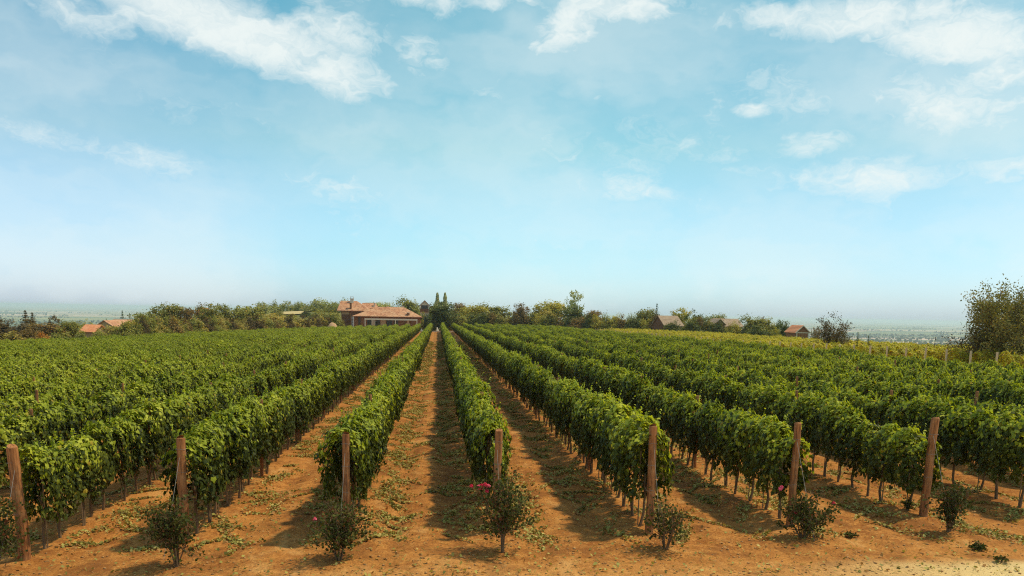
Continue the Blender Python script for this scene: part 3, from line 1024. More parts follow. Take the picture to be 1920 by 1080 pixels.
DG = (.11, .14, .03)     # dark green
OG = (.29, .29, .06)      # olive
YG = (.46, .42, .07)      # yellowish green
BR = (.28, .19, .06)     # brown
DB = (.15, .105, .04)    # dark brown
OR = (.70, .32, .06)       # orange
PG = (.42, .44, .16)       # pale green
YB = (.48, .40, .10)       # yellow brown
T = [
 # left thicket
 (6, 599, 70, 168, 'round', DB, 'brownish round tree cut by the left edge of the photo'),
 (47, 583, 34, 166, 'conifer', DB, 'dark brown twin-peaked tree, taller of the pair near the left edge'),
 (60, 587, 30, 168, 'conifer', DB, 'dark tree leaning against the taller peak near the left edge'),
 (50, 600, 80, 160, 'bush', DB, 'wide dark brown tree below the twin peaks at the left'),
 (98, 592, 26, 165, 'airy', DB, 'thin tree with one tufted top right of the twin peaks'),
 (92, 606, 70, 158, 'round', BR, 'low brown tree under the tufted thin tree'),
 (132, 602, 40, 160, 'round', OG, 'olive round tree just left of the first orange roof'),
 (158, 599, 24, 330, 'airy', YG, 'small pale yellow-green tree behind the first orange roof'),
 (20, 622, 60, 132, 'bush', YB, 'yellow-brown shrub in the bottom left corner of the thicket'),
 (50, 617, 60, 136, 'bush', BR, 'brown shrub between yellow-brown and orange shrubs at the left'),
 (80, 624, 34, 128, 'bush', OR, 'orange autumn shrub at the left edge of the vineyard'),
 (112, 616, 60, 132, 'bush', OG, 'olive shrub right of the orange autumn shrub'),
 (150, 622, 34, 134, 'bush', OG, 'low olive shrub in front of the first orange roof'),
 (186, 618, 34, 140, 'bush', OG, 'low olive shrub between the two left roofs'),
 (212, 608, 60, 150, 'round', YB, 'yellowish brown tree in front of the long left roof'),
 (250, 602, 56, 158, 'round', YB, 'golden brown tree left of the tall pale-topped trees'),
 (233, 605, 60, 148, 'bush', OG, 'olive bush at the vineyard edge under the golden tree'),
 (229, 583, 16, 380, 'conifer', DG, 'dark pointed conifer, tallest above the long left roof'),
 (243, 588, 10, 380, 'conifer', DG, 'small conifer right of the tallest pointed one'),
 (199, 597, 8, 300, 'conifer', DG, 'tiny conifer on the gable peak of the left house'),
 (262, 588, 8, 370, 'conifer', DG, 'slim conifer nearest to the tall left trees'),
 (283, 588, 60, 190, 'round', OG, 'sloping olive tree at the left flank of the tall trees'),
 (318, 571, 62, 206, 'round', OG, 'big olive tree with bumpy pale top, leftmost of the tall group'),
 (354, 573, 44, 206, 'round', BR, 'brownish round tree left of the hidden orange roof'),
 (398, 571, 50, 204, 'round', OG, 'olive round tree right of the hidden orange roof'),
 (422, 572, 34, 214, 'round', OG, 'olive tree with small pointed crest right of the roof peek'),
 (350, 606, 40, 178, 'bush', YB, 'yellow bush in the dark thicket below the tall trees'),
 (305, 600, 60, 184, 'bush', DB, 'dark brown bush under the leftmost big olive tree'),
 (385, 598, 60, 186, 'bush', DB, 'dark bush under the hidden orange roof'),
 (425, 598, 60, 188, 'bush', BR, 'brown bush under the small pointed crest'),
 (462, 574, 66, 214, 'round', OG, 'broad olive tree with flat top right of the tall group'),
 (470, 598, 60, 194, 'bush', DG, 'dark green bush under the broad flat-topped tree'),
 (514, 570, 50, 388, 'round', PG, 'pale green tree on the rise left of the dry field'),
 (505, 588, 60, 232, 'round', YB, 'yellowish tree below the dry field, left part'),
 (550, 592, 56, 236, 'bush', OG, 'olive bush just below the pale dry field'),
 (556, 572, 46, 392, 'round', PG, 'pale tree above the pale dry field'),
 (600, 562, 38, 386, 'round', PG, 'tall pale tree left of the brick house roof'),
 (628, 563, 36, 380, 'round', OG, 'tree touching the left corner of the brick house roof'),
 (598, 582, 60, 245, 'round', OG, 'green tree left of the brick house, under its eaves'),
 (618, 592, 44, 228, 'round', DG, 'dark green tree hugging the left wall of the brick house'),
 (585, 598, 40, 222, 'bush', DG, 'dark green bush behind the cream van'),
 (530, 602, 60, 214, 'bush', OG, 'olive bush left of the cream van'),
 (612, 602, 16, 214, 'bush', YG, 'small bright green bush beside the earth mound'),
 # behind the house and centre
 (702, 567, 44, 300, 'round', PG, 'pale tree behind the middle of the brick house roof'),
 (728, 567, 34, 300, 'airy', PG, 'thin pale tree above the long low roof'),
 (762, 560, 54, 262, 'round', OG, 'tall green tree above the right half of the long low roof'),
 (777, 584, 26, 240, 'bush', DG, 'dark bush between the long roof and the small chalet'),
 (830, 567, 64, 232, 'round', DG, 'big dark green round tree right of the chalet'),
 (820, 550.5, 14, 420, 'poplar', (.62, .62, .34), 'left one of the two slim poplars above the round tree'),
 (834.5, 550.5, 14, 420, 'poplar', (.62, .62, .34), 'right one of the two slim poplars above the round tree'),
 (524, 583, 20, 300, 'bush', OG, 'small bush at the left end of the pale dry field'),
 (574, 582, 22, 300, 'bush', DG, 'small bush at the right end of the pale dry field'),
 (548, 588, 16, 300, 'bush', YB, 'tiny yellowish bush in the middle of the dry field edge'),
 (790, 586, 24, 224, 'bush', OG, 'olive bush under the left half of the small chalet'),
 (804, 587, 24, 224, 'bush', DG, 'dark bush under the right half of the small chalet'),
 (862, 569, 34, 262, 'round', BR, 'brownish tree right behind the big dark round tree'),
 (862, 588, 50, 244, 'bush', OG, 'olive bush right of the big dark round tree'),
 (893, 573, 56, 256, 'round', YG, 'yellow-green round tree, first right of the brownish one'),
 (930, 571, 58, 256, 'round', OG, 'olive round tree left of the lone upright tree'),
 (905, 592, 60, 240, 'bush', OG, 'olive bush under the two middle round trees'),
 (945, 594, 50, 238, 'bush', BR, 'brownish bush left of the lone upright tree trunk'),
 (973, 570, 38, 226, 'round', BR, 'lone upright brown-green tree with visible trunk in the middle'),
 (1003, 586, 44, 246, 'round', OG, 'low tree between the upright tree and golden tree'),
 (1035, 566, 62, 236, 'round', YG, 'wide golden green tree behind the parked cars'),
 (1020, 580, 50, 230, 'round', YB, 'golden brown tree above the white shed'),
 (1082, 547, 48, 262, 'airy', PG, 'tall airy tree with see-through top above the dark tree'),
 (1080, 576, 62, 226, 'round', DG, 'dark green round tree below the airy tall one'),
 (1108, 583, 44, 228, 'round', BR, 'brown-green tree right of the dark round tree'),
 (1134, 587, 36, 226, 'shoots', OG, 'upright bushy shrub with many shoots, left of the shrub line'),
 (1160, 589, 34, 226, 'shoots', YB, 'brownish shrub with upright shoots in the middle of the line'),
 (1184, 589, 34, 224, 'shoots', OG, 'olive shrub with upright shoots before the spruce'),
 (1212, 580, 44, 222, 'round', OG, 'green tree left of the pointed spruce'),
 (1232, 570, 18, 218, 'conifer', DG, 'pointed spruce left of the steep-roofed hut'),
 (1230, 590, 36, 206, 'round', DB, 'dark purplish tree under the spruce'),
 (1276, 579, 44, 250, 'round', YG, 'yellow-green tree behind the steep-roofed hut'),
 (1305, 583, 44, 212, 'airy', DG, 'dark leafy tree right of the steep-roofed hut'),
 (1314, 592, 36, 210, 'round', DG, 'dark tree beside the leafy one, right of the hut'),
 (1345, 590, 40, 228, 'round', OG, 'tree behind the wide grey roof'),
 (1374, 602, 34, 190, 'shoots', YG, 'yellow-green feathery shrub in front of the wide grey roof'),
 (1348, 603, 40, 192, 'bush', DG, 'dark bush left of the feathery shrub'),
 (1400, 608, 40, 188, 'bush', DG, 'dark bush under the right end of the wide grey roof'),
 (1424, 594, 58, 184, 'round', OG, 'large round olive tree right of the wide grey roof'),
 (1422, 612, 76, 178, 'bush', DG, 'dark bush under the large round olive tree'),
 (1474, 603, 30, 178, 'round', DG, 'dark small tree left of the brick hut'),
 (1455, 614, 30, 176, 'bush', YG, 'yellow-green shrub left of the dark small tree'),
 (1262, 603, 50, 186, 'bush', DG, 'dark hedge bush in front of the steep-roofed hut'),
 (1298, 604, 50, 184, 'bush', DG, 'dark hedge bush right of the steep-roofed hut front'),
 (1530, 614, 30, 140, 'airy', BR, 'sparse brown shrub right of the brick hut'),
]
for (px, top, wp, Y, kd, tn, lab) in T:
    nm = {'bush': 'bush', 'shoots': 'shrub', 'conifer': 'conifer_tree', 'poplar': 'poplar_tree'}.get(kd, 'tree')
    tree(px, top, wp, Y, kd, tn, lab, 'bush' if kd in ('bush', 'shoots') else 'tree', None, nm)
# undergrowth that closes the thicket at the foot of the trees
for k in range(34):
    px = 250 + k * 11.5 + rnd.uniform(-4, 4)
    Y = 150 + (px - 250) * .17 if px < 600 else 215
    tree(px, horizon(px) + rnd.uniform(19, 29) - (px - 250) * .025, 36, Y, 'bush', rnd.choice([DB, BR, OG, YB]), 'low bush at the left vineyard edge, %s from the orange roofs towards the brick house' % nth(k + 1), 'bush', 'undergrowth bushes left of the brick house', 'bush')
for k in range(44):
    px = 855 + k * 14 + rnd.uniform(-4, 4)
    Y = 238 - (px - 855) * .085
    low = 14 if any(a < px < b for a, b in ((1236, 1292), (1330, 1400), (1480, 1530))) else 0
    tree(px, horizon(px) + low + rnd.uniform(0, 9), 36, Y, 'bush', rnd.choice([DG, BR, OG, OG, YG]), 'low bush behind the right-hand vines, %s counted rightwards from the brick house' % nth(k + 1), 'bush', 'undergrowth bushes right of the brick house', 'bush')
for k in range(26):
    px = 495 + k * 15.5
    tree(px, horizon(px) - rnd.uniform(6, 13), 26, 375 + rnd.uniform(-10, 25), 'round', rnd.choice([PG, OG]), 'pale tree in the far belt behind the brick house, %s from its left end' % nth(k + 1), 'tree', 'trees in the far belt behind the brick house', 'tree')


# ---- branching plants built stem by stem
def branch_plant(name, loc, stems, height, spread, leaf_n, leaf_size, leaf_m, bark_m, seed, label, cat, levels=2, tint=None, r0=.1, tuft=.22, lean=0.0, leaf_from=.12, part_c='crown', part_t='trunk'):
    r = np.random.default_rng(seed)
    t = link(name, None, None, loc)
    tag(t, label, cat)
    mb = MB()
    ends = []

    def grow(p, d, L_, rad, lv):
        pts, rads = [p.copy()], [rad]
        q = p.copy()
        nseg = 5
        for i in range(nseg):
            d = unit(d + r.normal(0, .10, 3) + np.array([0, 0, .05]))
            q = q + d * L_ / nseg
            pts.append(q.copy())
            rads.append(rad * (1 - .75 * (i + 1) / nseg))
            if lv < levels and i >= 1:
                for _ in range(2 if lv == 0 else 1 + (r.uniform() < .5)):
                    sd3 = unit(d + r.normal(0, .62, 3))
                    grow(q.copy(), sd3, L_ * r.uniform(.35, .6), rad * .45, lv + 1)
            if (lv >= levels - 1 or i >= 3):
                ends.append((q.copy(), d.copy()))
        mb.tube(pts, rads, 6 if lv == 0 else 4, False)
    for s in range(stems):
        a = 2 * pi * s / stems + r.uniform(-.4, .4)
        k = spread * r.uniform(.3, 1.0)
        d = unit(np.array([cos(a) * k + lean, sin(a) * k, 1.0]))
        grow(np.array([cos(a) * r0 * .8, sin(a) * r0 * .8, -.05]), d, height * r.uniform(.72, 1.0) / (1 + .15 * k), r0 * r.uniform(.5, .9), 0)
    tk = mb.build(part_t, bark_m, t, smooth=True)
    E_ = np.array([e[0] for e in ends])
    E_ = E_[E_[:, 2] > height * leaf_from]
    idx = r.integers(0, len(E_), leaf_n)
    P = E_[idx] + r.normal(0, 1, (leaf_n, 3)) * tuft * .5
    P[:, 2] = np.maximum(P[:, 2], .05)
    nr = r.normal(0, .8, (leaf_n, 3)) + [0, 0, .5]
    v, f = scatter(P, nr, r.normal(0, 1, (leaf_n, 3)) - [0, 0, .4], r.uniform(.6, 1.15, leaf_n) * leaf_size, QUAD, QUADF)
    c = link(part_c, mesh('crown', v, f, leaf_m), t)
    c['kind'] = 'stuff' if cat == 'rose bush' else 'thing'
    if tint:
        c.color = (*tint, 1)
    return t, E_


p = at(1893, 668, 62)
big, _ = branch_plant('tree', (p.x, 62, float(ground_z(p.x, 62))), 13, 5.1, .80, 32000, .135, M['tree'], M['trunk'], 11,
                      'large many-stemmed brown-leaved tree at the right edge, tallest in the photo', 'tree', 2, (.27, .25, .07), .13, .46, leaf_from=.25)
p = at(1845, 650, 64)
branch_plant('tree', (p.x + .3, 64, float(ground_z(p.x, 64))), 5, 3.1, .9, 4200, .11, M['tree'], M['trunk'], 5, 'low spreading brown shrub leaning left beside the large right tree', 'tree', 2, (.16, .11, .045), .06, .3, -.5)
p = at(1558, 655, 92)
branch_plant('shrub', (p.x, 92, float(ground_z(p.x, 92))), 8, 3.6, .42, 4200, .13, M['tree'], M['trunk'], 21, 'sparse upright thorny shrub with gaps, standing on the pale post line', 'shrub', 2, (.13, .10, .04), .05, .26)
p = at(1580, 655, 96)
branch_plant('shrub', (p.x, 96, float(ground_z(p.x, 96))), 5, 2.3, .6, 1500, .13, M['tree'], M['trunk'], 23, 'lower sparse shrub right behind the upright thorny one', 'shrub', 2, (.17, .13, .04), .04, .26)
for j, (px, top, h) in enumerate(((1609, 624, 2.9), (1629, 630, 2.6))):
    p = at(px, top, 84)
    z = float(ground_z(p.x, 84))
    t = link('sapling', None, None, (p.x, 84, z))
    tag(t, ('thin taller young conifer poking from the pale vine rows' if j == 0 else 'thin shorter young conifer right of its taller twin in the pale vine rows'), 'sapling')
    k = link('trunk', CON, t)
    k.scale = (.7, .7, p.z - z)
    c = link('crown', KINDS['conifer'][j], t)
    c.scale = (.6, .6, p.z - z)
    c.color = (*DG, 1)
p = at(1754, 632, 76)
z = float(ground_z(p.x, 76))
o = MB().tube([(0, 0, -.2), (0, 0, p.z - z)], [.035, .03], 7).tube([(0, 0, p.z - z - .03), (0, 0, p.z - z)], .05, 7).build('metal_pole', M['trunk'], None, (p.x, 76, z))
tag(o, 'thin dark pole standing up from the pale vine rows near the right', 'pole')

# ------------------------------------------------------------------ rose bushes at the row ends
def rose_flower(mat, seed):
    r = np.random.default_rng(seed)
    n = 16
    th = r.uniform(0, 2 * pi, n)
    el_ = np.linspace(.15, 1.45, n)
    nr = np.stack([np.cos(th) * np.cos(el_), np.sin(th) * np.cos(el_), np.sin(el_)], -1)
    P = nr * .022
    v, f = scatter(P, nr, np.tile([0, 0, 1.], (n, 1)) + r.normal(0, .3, (n, 3)), np.full(n, .05), QUAD, QUADF)
    return mesh('rose', v, f, mat)


RF = [rose_flower(M['petal'], 1), rose_flower(M['petal_pink'], 2)]
ROSES = [ # photo px of foot, world x, y, height, spread, leaves, stems, label, flowers (photo px, py, which)
 (-6.98, 13.55, .92, .40, 1500, 8, 'dark rose bush cut by the left edge under the leaning post', []),
 (-4.17, 13.50, .84, .10, 1800, 9, 'dark dense rose bush without flowers under the short leafy post', []),
 (-1.58, 13.41, 0.72, .42, 1700, 10, 'spreading rose bush with a single pink flower at its left', [(590, 974, 1)]),
 (1.10, 13.60, .96, .10, 1900, 9, 'tall narrow rose bush with a cluster of red flowers at its top left', [(884, 912, 0), (898, 913, 1), (904, 911, 0), (910, 909, 0), (916, 912, 1), (913, 922, 0), (901, 917, 0)]),
 (3.88, 13.62, 0.72, .42, 700, 8, 'sparse small rose bush with reddish young leaves', []),
 (6.62, 14.34, 0.68, .7, 1600, 11, 'broad low rose bush with scattered red flowers', [(1493, 962, 0), (1563, 944, 0), (1463, 917, 1), (1466, 914, 1)]),
 (9.61, 14.67, 0.76, .02, 1200, 7, 'narrow columnar dark rose bush beside the rightmost post', []),
]
for i, (X, Y, H, sp_, nl, st, lab, fl) in enumerate(ROSES):
    z = gz(X, Y)
    t, E_ = branch_plant('rose_bush', (X, Y, z), st, H, sp_, nl, .052, M['rose'], M['bark'], 300 + i, lab, 'rose bush', 2, None, .022, .075, part_c='leaves', part_t='stems')
    for (px, py, q) in fl:
        w_p = at(px, py, Y)
        o = link('rose', RF[q], t, (w_p.x - X, w_p.y - Y, w_p.z - z))
        o.rotation_euler = (rnd.uniform(-.5, .5), rnd.uniform(-.5, .5), rnd.uniform(0, 6))
        o.scale = (1.15,) * 3
        # the cane that carries it
        MB().tube([(0.1 * (1 if w_p.x > X else -1), 0, .25), ((w_p.x - X) * .75, (w_p.y - Y), (w_p.z - z) * .75), (w_p.x - X, w_p.y - Y, w_p.z - z)], [.007, .005, .003], 4).build('cane', M['rose'], t)

# low weeds in front
for (px, py, hh, sp_, nl, lab) in ((1833, 1032, .16, 1.5, 500, 'low dark tuft of weed on the bare soil at lower right'), (1595, 1006, .13, 1.5, 220, 'small green weed on the soil right of the broad rose bush'),
                                   (1701, 962, .24, .2, 260, 'tiny upright green sprout left of the rightmost post'), (1878, 1056, .13, 1.4, 140, 'faint dry weed near the lower right corner')):
    d = ray(px, py)
    tt_ = (0 - EYE) / d.z
    X, Y = d.x * tt_, d.y * tt_
    branch_plant('weed', (X, Y, gz(X, Y)), 6, hh, sp_, nl, .04, M['rose'] if px != 1701 else M['vine'], M['bark'], int(px), lab, 'weed', 1, None, .01, .05, part_c='leaves', part_t='stems')

# ------------------------------------------------------------------ fallen leaves, clods
def litter():
    r = np.random.default_rng(77)
    P = []
    centres = []
    for k in range(-6, 9):
        X = ROWX[k]
        for side in (-1, 1):
            y = 14.5
            while y < 130:
                if seen(X, y, 60):
                    dens_ = 1.0 if k in (-1, 0, 1, 2) else .75
                    if r.uniform() < dens_ * (0.85 if (side == 1) else 0.6):
                        centres.append((X + side * abs(r.normal(.62, .25)), y, r.uniform(.12, .42), r.uniform(.15, .8)))
                y += r.exponential(.20) * (1 + y / 120)
    for (x, y, sx, sy) in centres:
        n = int(r.uniform(30, 125) * min(1.6, sx * sy * 9 + .4) / (1 + max(0, y - 40) / 70))
        if n < 1: continue
        # pruned shoots lie in short strings
        a = r.uniform(-.9, .9) + pi / 2 * (r.uniform() < .6)
        s_ = r.normal(0, 1, n) * sy * .7
        q = r.normal(0, .07 + .12 * sx, n)
        P.append(np.stack([x + s_ * sin(a) * .6 + q * cos(a), y + s_ * cos(a) + q * sin(a)], -1))
    n = 5500     # loose singles
    yy = 12.3 + 60 * r.uniform(0, 1, n) ** 1.9
    xx = r.uniform(-.72, .66, n) * yy + 1.2
    P.append(np.stack([xx, yy], -1))
    P = np.concatenate(P)
    z = ground_z(P[:, 0], P[:, 1]) + relief(P[:, 0], P[:, 1]) + r.uniform(.012, .05, len(P))
    pos = np.column_stack([P, z])
    nr = r.normal(0, .6, pos.shape) + [0, 0, 1]
    far = np.clip(pos[:, 1] / 40, 1, 2.2)
    v, f = scatter(pos, nr, r.normal(0, 1, pos.shape), r.uniform(.03, .07, len(pos)) * far, QUAD, QUADF)
    m_ = 7000
    yy = 11.8 + 22 * r.uniform(0, 1, m_) ** 1.5
    xx = r.uniform(-.72, .66, m_) * yy + 1.2
    q = np.column_stack([xx, yy, ground_z(xx, yy) + relief(xx, yy) + r.uniform(.006, .025, m_)])
    v2, f2 = scatter(q, r.normal(0, .3, q.shape) + [0, 0, 1], r.normal(0, 1, q.shape), r.uniform(.05, .13, m_), QUAD * [.10, 1.2, 1], QUADF)
    f = np.concatenate([f, f2 + len(v)])
    v = np.concatenate([v, v2])
    o = link('fallen_leaves', mesh('fallen_leaves', v, f, M['litter']))
    tag(o, 'pruned vine shoots and fallen leaves strewn along the alleys', 'leaf litter', kind='stuff')


litter()


def clods():
    r = np.random.default_rng(78)
    n = 9000
    yy = 11.6 + 26 * r.uniform(0, 1, n) ** 1.8
    xx = r.uniform(-.74, .68, n) * yy + 1.2
    ico = np.array([(0, 0, 1), (.9, 0, .3), (.28, .85, .3), (-.73, .53, .25), (-.73, -.53, .3), (.28, -.85, .3), (0, 0, -.6)])
    fa = np.array([(0, i, i % 5 + 1) for i in range(1, 6)] + [(6, i % 5 + 1, i) for i in range(1, 6)])
    s = .008 + .028 * r.uniform(0, 1, n) ** 3.5
    rot = r.uniform(0, 2 * pi, n)
    base = ico[None] * (1 + r.normal(0, .22, (n, 7, 3)))
    v = np.stack([base[..., 0] * np.cos(rot)[:, None] - base[..., 1] * np.sin(rot)[:, None], base[..., 0] * np.sin(rot)[:, None] + base[..., 1] * np.cos(rot)[:, None], base[..., 2] * .7], -1) * s[:, None, None]
    z = ground_z(xx, yy) + relief(xx, yy)
    v += np.stack([xx, yy, z], -1)[:, None]
    f = fa[None] + (np.arange(n) * 7)[:, None, None]
    o = link('clods', mesh('clods', v.reshape(-1, 3), f.reshape(-1, 3), M['clod'], True))
    tag(o, 'small clods and pebbles on the bare soil', 'clods', kind='stuff')


clods()

# ------------------------------------------------------------------ buildings
def hip(x0, x1, y0, y1, z, rx0, rx1, ry, rz, th=.18):
    mb = MB()
    v = [(x0, y0, z), (x1, y0, z), (x1, y1, z), (x0, y1, z), (rx0, ry, rz), (rx1, ry, rz)]
    lo = [(a, b, c - th) for a, b, c in v[:4]]
    mb.add(v + lo, [(0, 1, 5, 4), (1, 2, 5), (2, 3, 4, 5), (3, 0, 4), (0, 6, 7, 1), (1, 7, 8, 2), (2, 8, 9, 3), (3, 9, 6, 0), (9, 8, 7, 6)])
    return mb


def part(t, name, mb, mat, smooth=False):
    """mb is in world coordinates; store relative to the thing"""
    L = t.location
    mb.v = [(a - L.x, b - L.y, c - L.z) for a, b, c in mb.v]
    return mb.build(name, mat, t, smooth=smooth)


def window(t, x0, x1, y, z0, z1, frame=M['cream'], name='window', d=.12, mull=True):
    fr = MB()
    e = .09
    fr.box(x0 - e, x0, y - d, y, z0 - e, z1 + e).box(x1, x1 + e, y - d, y, z0 - e, z1 + e)
    fr.box(x0, x1, y - d, y, z1, z1 + e).box(x0, x1, y - d, y, z0 - e, z0)
    if mull:
        fr.box((x0 + x1) / 2 - .03, (x0 + x1) / 2 + .03, y - d * .8, y, z0, z1)
    f = part(t, name, fr, frame)
    L = t.location
    g = MB().box(x0 - L.x, x1 - L.x, y - d * .45 - L.y, y - d * .2 - L.y, z0 - L.z, z1 - L.z).build('pane', M['dark'], f)
    return f


# the brick house
YF = 218.0
hx = lambda px: at(px, 590, YF).x
hzz = lambda py, Y=YF: at(725, py, Y).z
g0 = float(ground_z(hx(725), YF)) - .1
house = link('brick_house', None, None, (hx(725), YF, g0))
tag(house, 'long low brick house with terracotta hipped roofs, a taller left wing and chimneys', 'house')
ez = hzz(593.5)
part(house, 'wall', MB().box(hx(663), hx(788), YF, YF + 9, g0 - .3, ez - .02), M['brick'])
part(house, 'roof', hip(hx(660.5), hx(791), YF - .9, YF + 9.9, ez, hx(706), hx(756), YF + 4.5, at(725, 575.5, YF + 4.5).z), M['roof'])
part(house, 'gutter', MB().tube([(hx(660.5), YF - .98, ez - .05), (hx(791), YF - .98, ez - .05)], .07, 6), M['panel'])
# taller left wing
Y2 = 221.0
h2 = lambda px: at(px, 590, Y2).x
e2 = at(665, 582.5, Y2 - .8).z
part(house, 'wing_wall', MB().box(h2(640), h2(690), Y2, Y2 + 8, g0 - .3, e2 - .02), M['brick'])
part(house, 'wing_roof', hip(h2(632.5), h2(696), Y2 - .9, Y2 + 8.9, e2, h2(636), h2(667), Y2 + 4, at(655, 564.2, Y2 + 4).z), M['roof'])
part(house, 'wall_panel', MB().box(h2(641), h2(655), Y2 - .1, Y2 - .005, g0, at(650, 590, Y2).z), M['panel'])
part(house, 'plaster_band', MB().box(h2(641), h2(655), Y2 - .08, Y2 - .004, at(650, 589.5, Y2).z, at(650, 584.5, Y2).z), M['wall_tan'])
part(house, 'pilaster', MB().box(h2(656), h2(659.5), Y2 - .3, Y2 - .005, g0, at(650, 583.5, Y2).z), M['brick'])
# rear wing roof
Y3 = 232.0
h3 = lambda px: at(px, 590, Y3).x
e3 = at(690, 578, Y3).z
part(house, 'rear_roof', hip(h3(675), h3(708), Y3 - .6, Y3 + 7, e3, h3(678), h3(703), Y3 + 3, at(690, 568, Y3 + 3).z), M['roof'])
part(house, 'rear_wall', MB().box(h3(678), h3(706), Y3, Y3 + 6.5, g0, e3 - .02), M['brick'])
# chimneys
def chimney(px0, px1, ptop, pbot, Y, cap=True, mat=M['brick']):
    a, b = at(px0, ptop, Y), at(px1, pbot, Y)
    c = part(house, 'chimney', MB().box(a.x, b.x, Y - .35, Y + .35, b.z - .8, a.z), mat)
    if cap:
        L = house.location
        MB().box(a.x - .1 - L.x, b.x + .1 - L.x, Y - .47 - L.y, Y + .47 - L.y, a.z - L.z - .05, a.z - L.z + .1).build('chimney_cap', M['kerb'], c)
    return c
chimney(655.8, 659.5, 567.5, 580, Y2 + .2)
c = chimney(656.8, 663.2, 560.2, 572, Y2 + 3.4, True, M['kerb'])
L = house.location
a = at(660, 559.5, Y2 + 3.4)
mb = MB()
for sx in (-.33, .33):
    for sy in (-.25, .25):
        mb.box(a.x + sx - .04 - L.x, a.x + sx + .04 - L.x, Y2 + 3.4 + sy - .04 - L.y, Y2 + 3.4 + sy + .04 - L.y, a.z - L.z, a.z - L.z + .36)
mb.box(a.x - .45 - L.x, a.x + .45 - L.x, Y2 + 3.0 - L.y, Y2 + 3.8 - L.y, a.z - L.z + .36, a.z - L.z + .46)
mb.build('chimney_hood', M['white'], c)
chimney(763, 767.8, 586.5, 592, YF + .3)
chimney(753, 757, 574, 579, YF + 5.2, True, M['kerb'])
chimney(725.5, 728.5, 574.6, 577, YF + 6, True, M['kerb'])
chimney(701, 703.5, 568.5, 576, Y3 + 1, True, M['kerb'])
# pergola beam, posts, openings
bz1, bz0 = hzz(597.4, YF - 1.6), hzz(600.2, YF - 1.6)
part(house, 'porch_beam', MB().box(hx(684.5), hx(783), YF - 1.75, YF - 1.6, bz0, bz1), M['cream'])
for px in (685.5, 698.5, 702, 742, 782):
    part(house, 'porch_post', MB().box(hx(px) - .1, hx(px) + .1, YF - 1.75, YF - 1.55, g0, bz0 - .003), M['cream'])
wt = hzz(600.6)
for (a_, b_) in ((689, 697), (706.5, 712), (725, 735), (739, 746)):
    window(house, hx(a_), hx(b_), YF - .01, g0 + .25, wt, M['panel'], 'glass_door')
window(house, hx(672), hx(675.5), YF - .01, g0 + .3, hzz(594.8), M['panel'])
window(house, hx(703.5), hx(705.8), YF - .01, g0 + .9, hzz(602.5), M['cream'], mull=False)
part(house, 'plaster_bay', MB().box(hx(713.5), hx(723.5), YF - .12, YF - .004, g0, wt + .1), M['wall_tan'])
# outdoor fireplace under the beam
fp = part(house, 'fireplace', MB().box(hx(761.5), hx(769), YF - 1.4, YF - .004, g0, hzz(605.5)).box(hx(763), hx(767.5), YF - 1.2, YF - .004, hzz(605.5) + .003, hzz(598.5)), M['wall_tan'])
MB().box(hx(763.2) - L.x, hx(767.4) - L.x, -1.43, -1.41, 1.0, 1.9).build('hearth', M['dark'], fp)
# the white ladder against the corner
lx = at(661.5, 600, YF - 1.3).x
lt = link('ladder', None, None, (lx, YF - 1.3, g0))
tag(lt, 'white ladder leaning upright against the corner of the brick house', 'ladder')
H = hzz(594.5) - g0
for s in (-.2, .2):
    MB().tube([(s, -.35, 0), (s, .1, H)], .045, 5).build('rail', M['white'], lt)
for k in range(10):
    f = (k + .6) / 10
    MB().tube([(-.2, -.35 + .45 * f, H * f), (.2, -.35 + .45 * f, H * f)], .03, 5).build('rung', M['white'], lt)

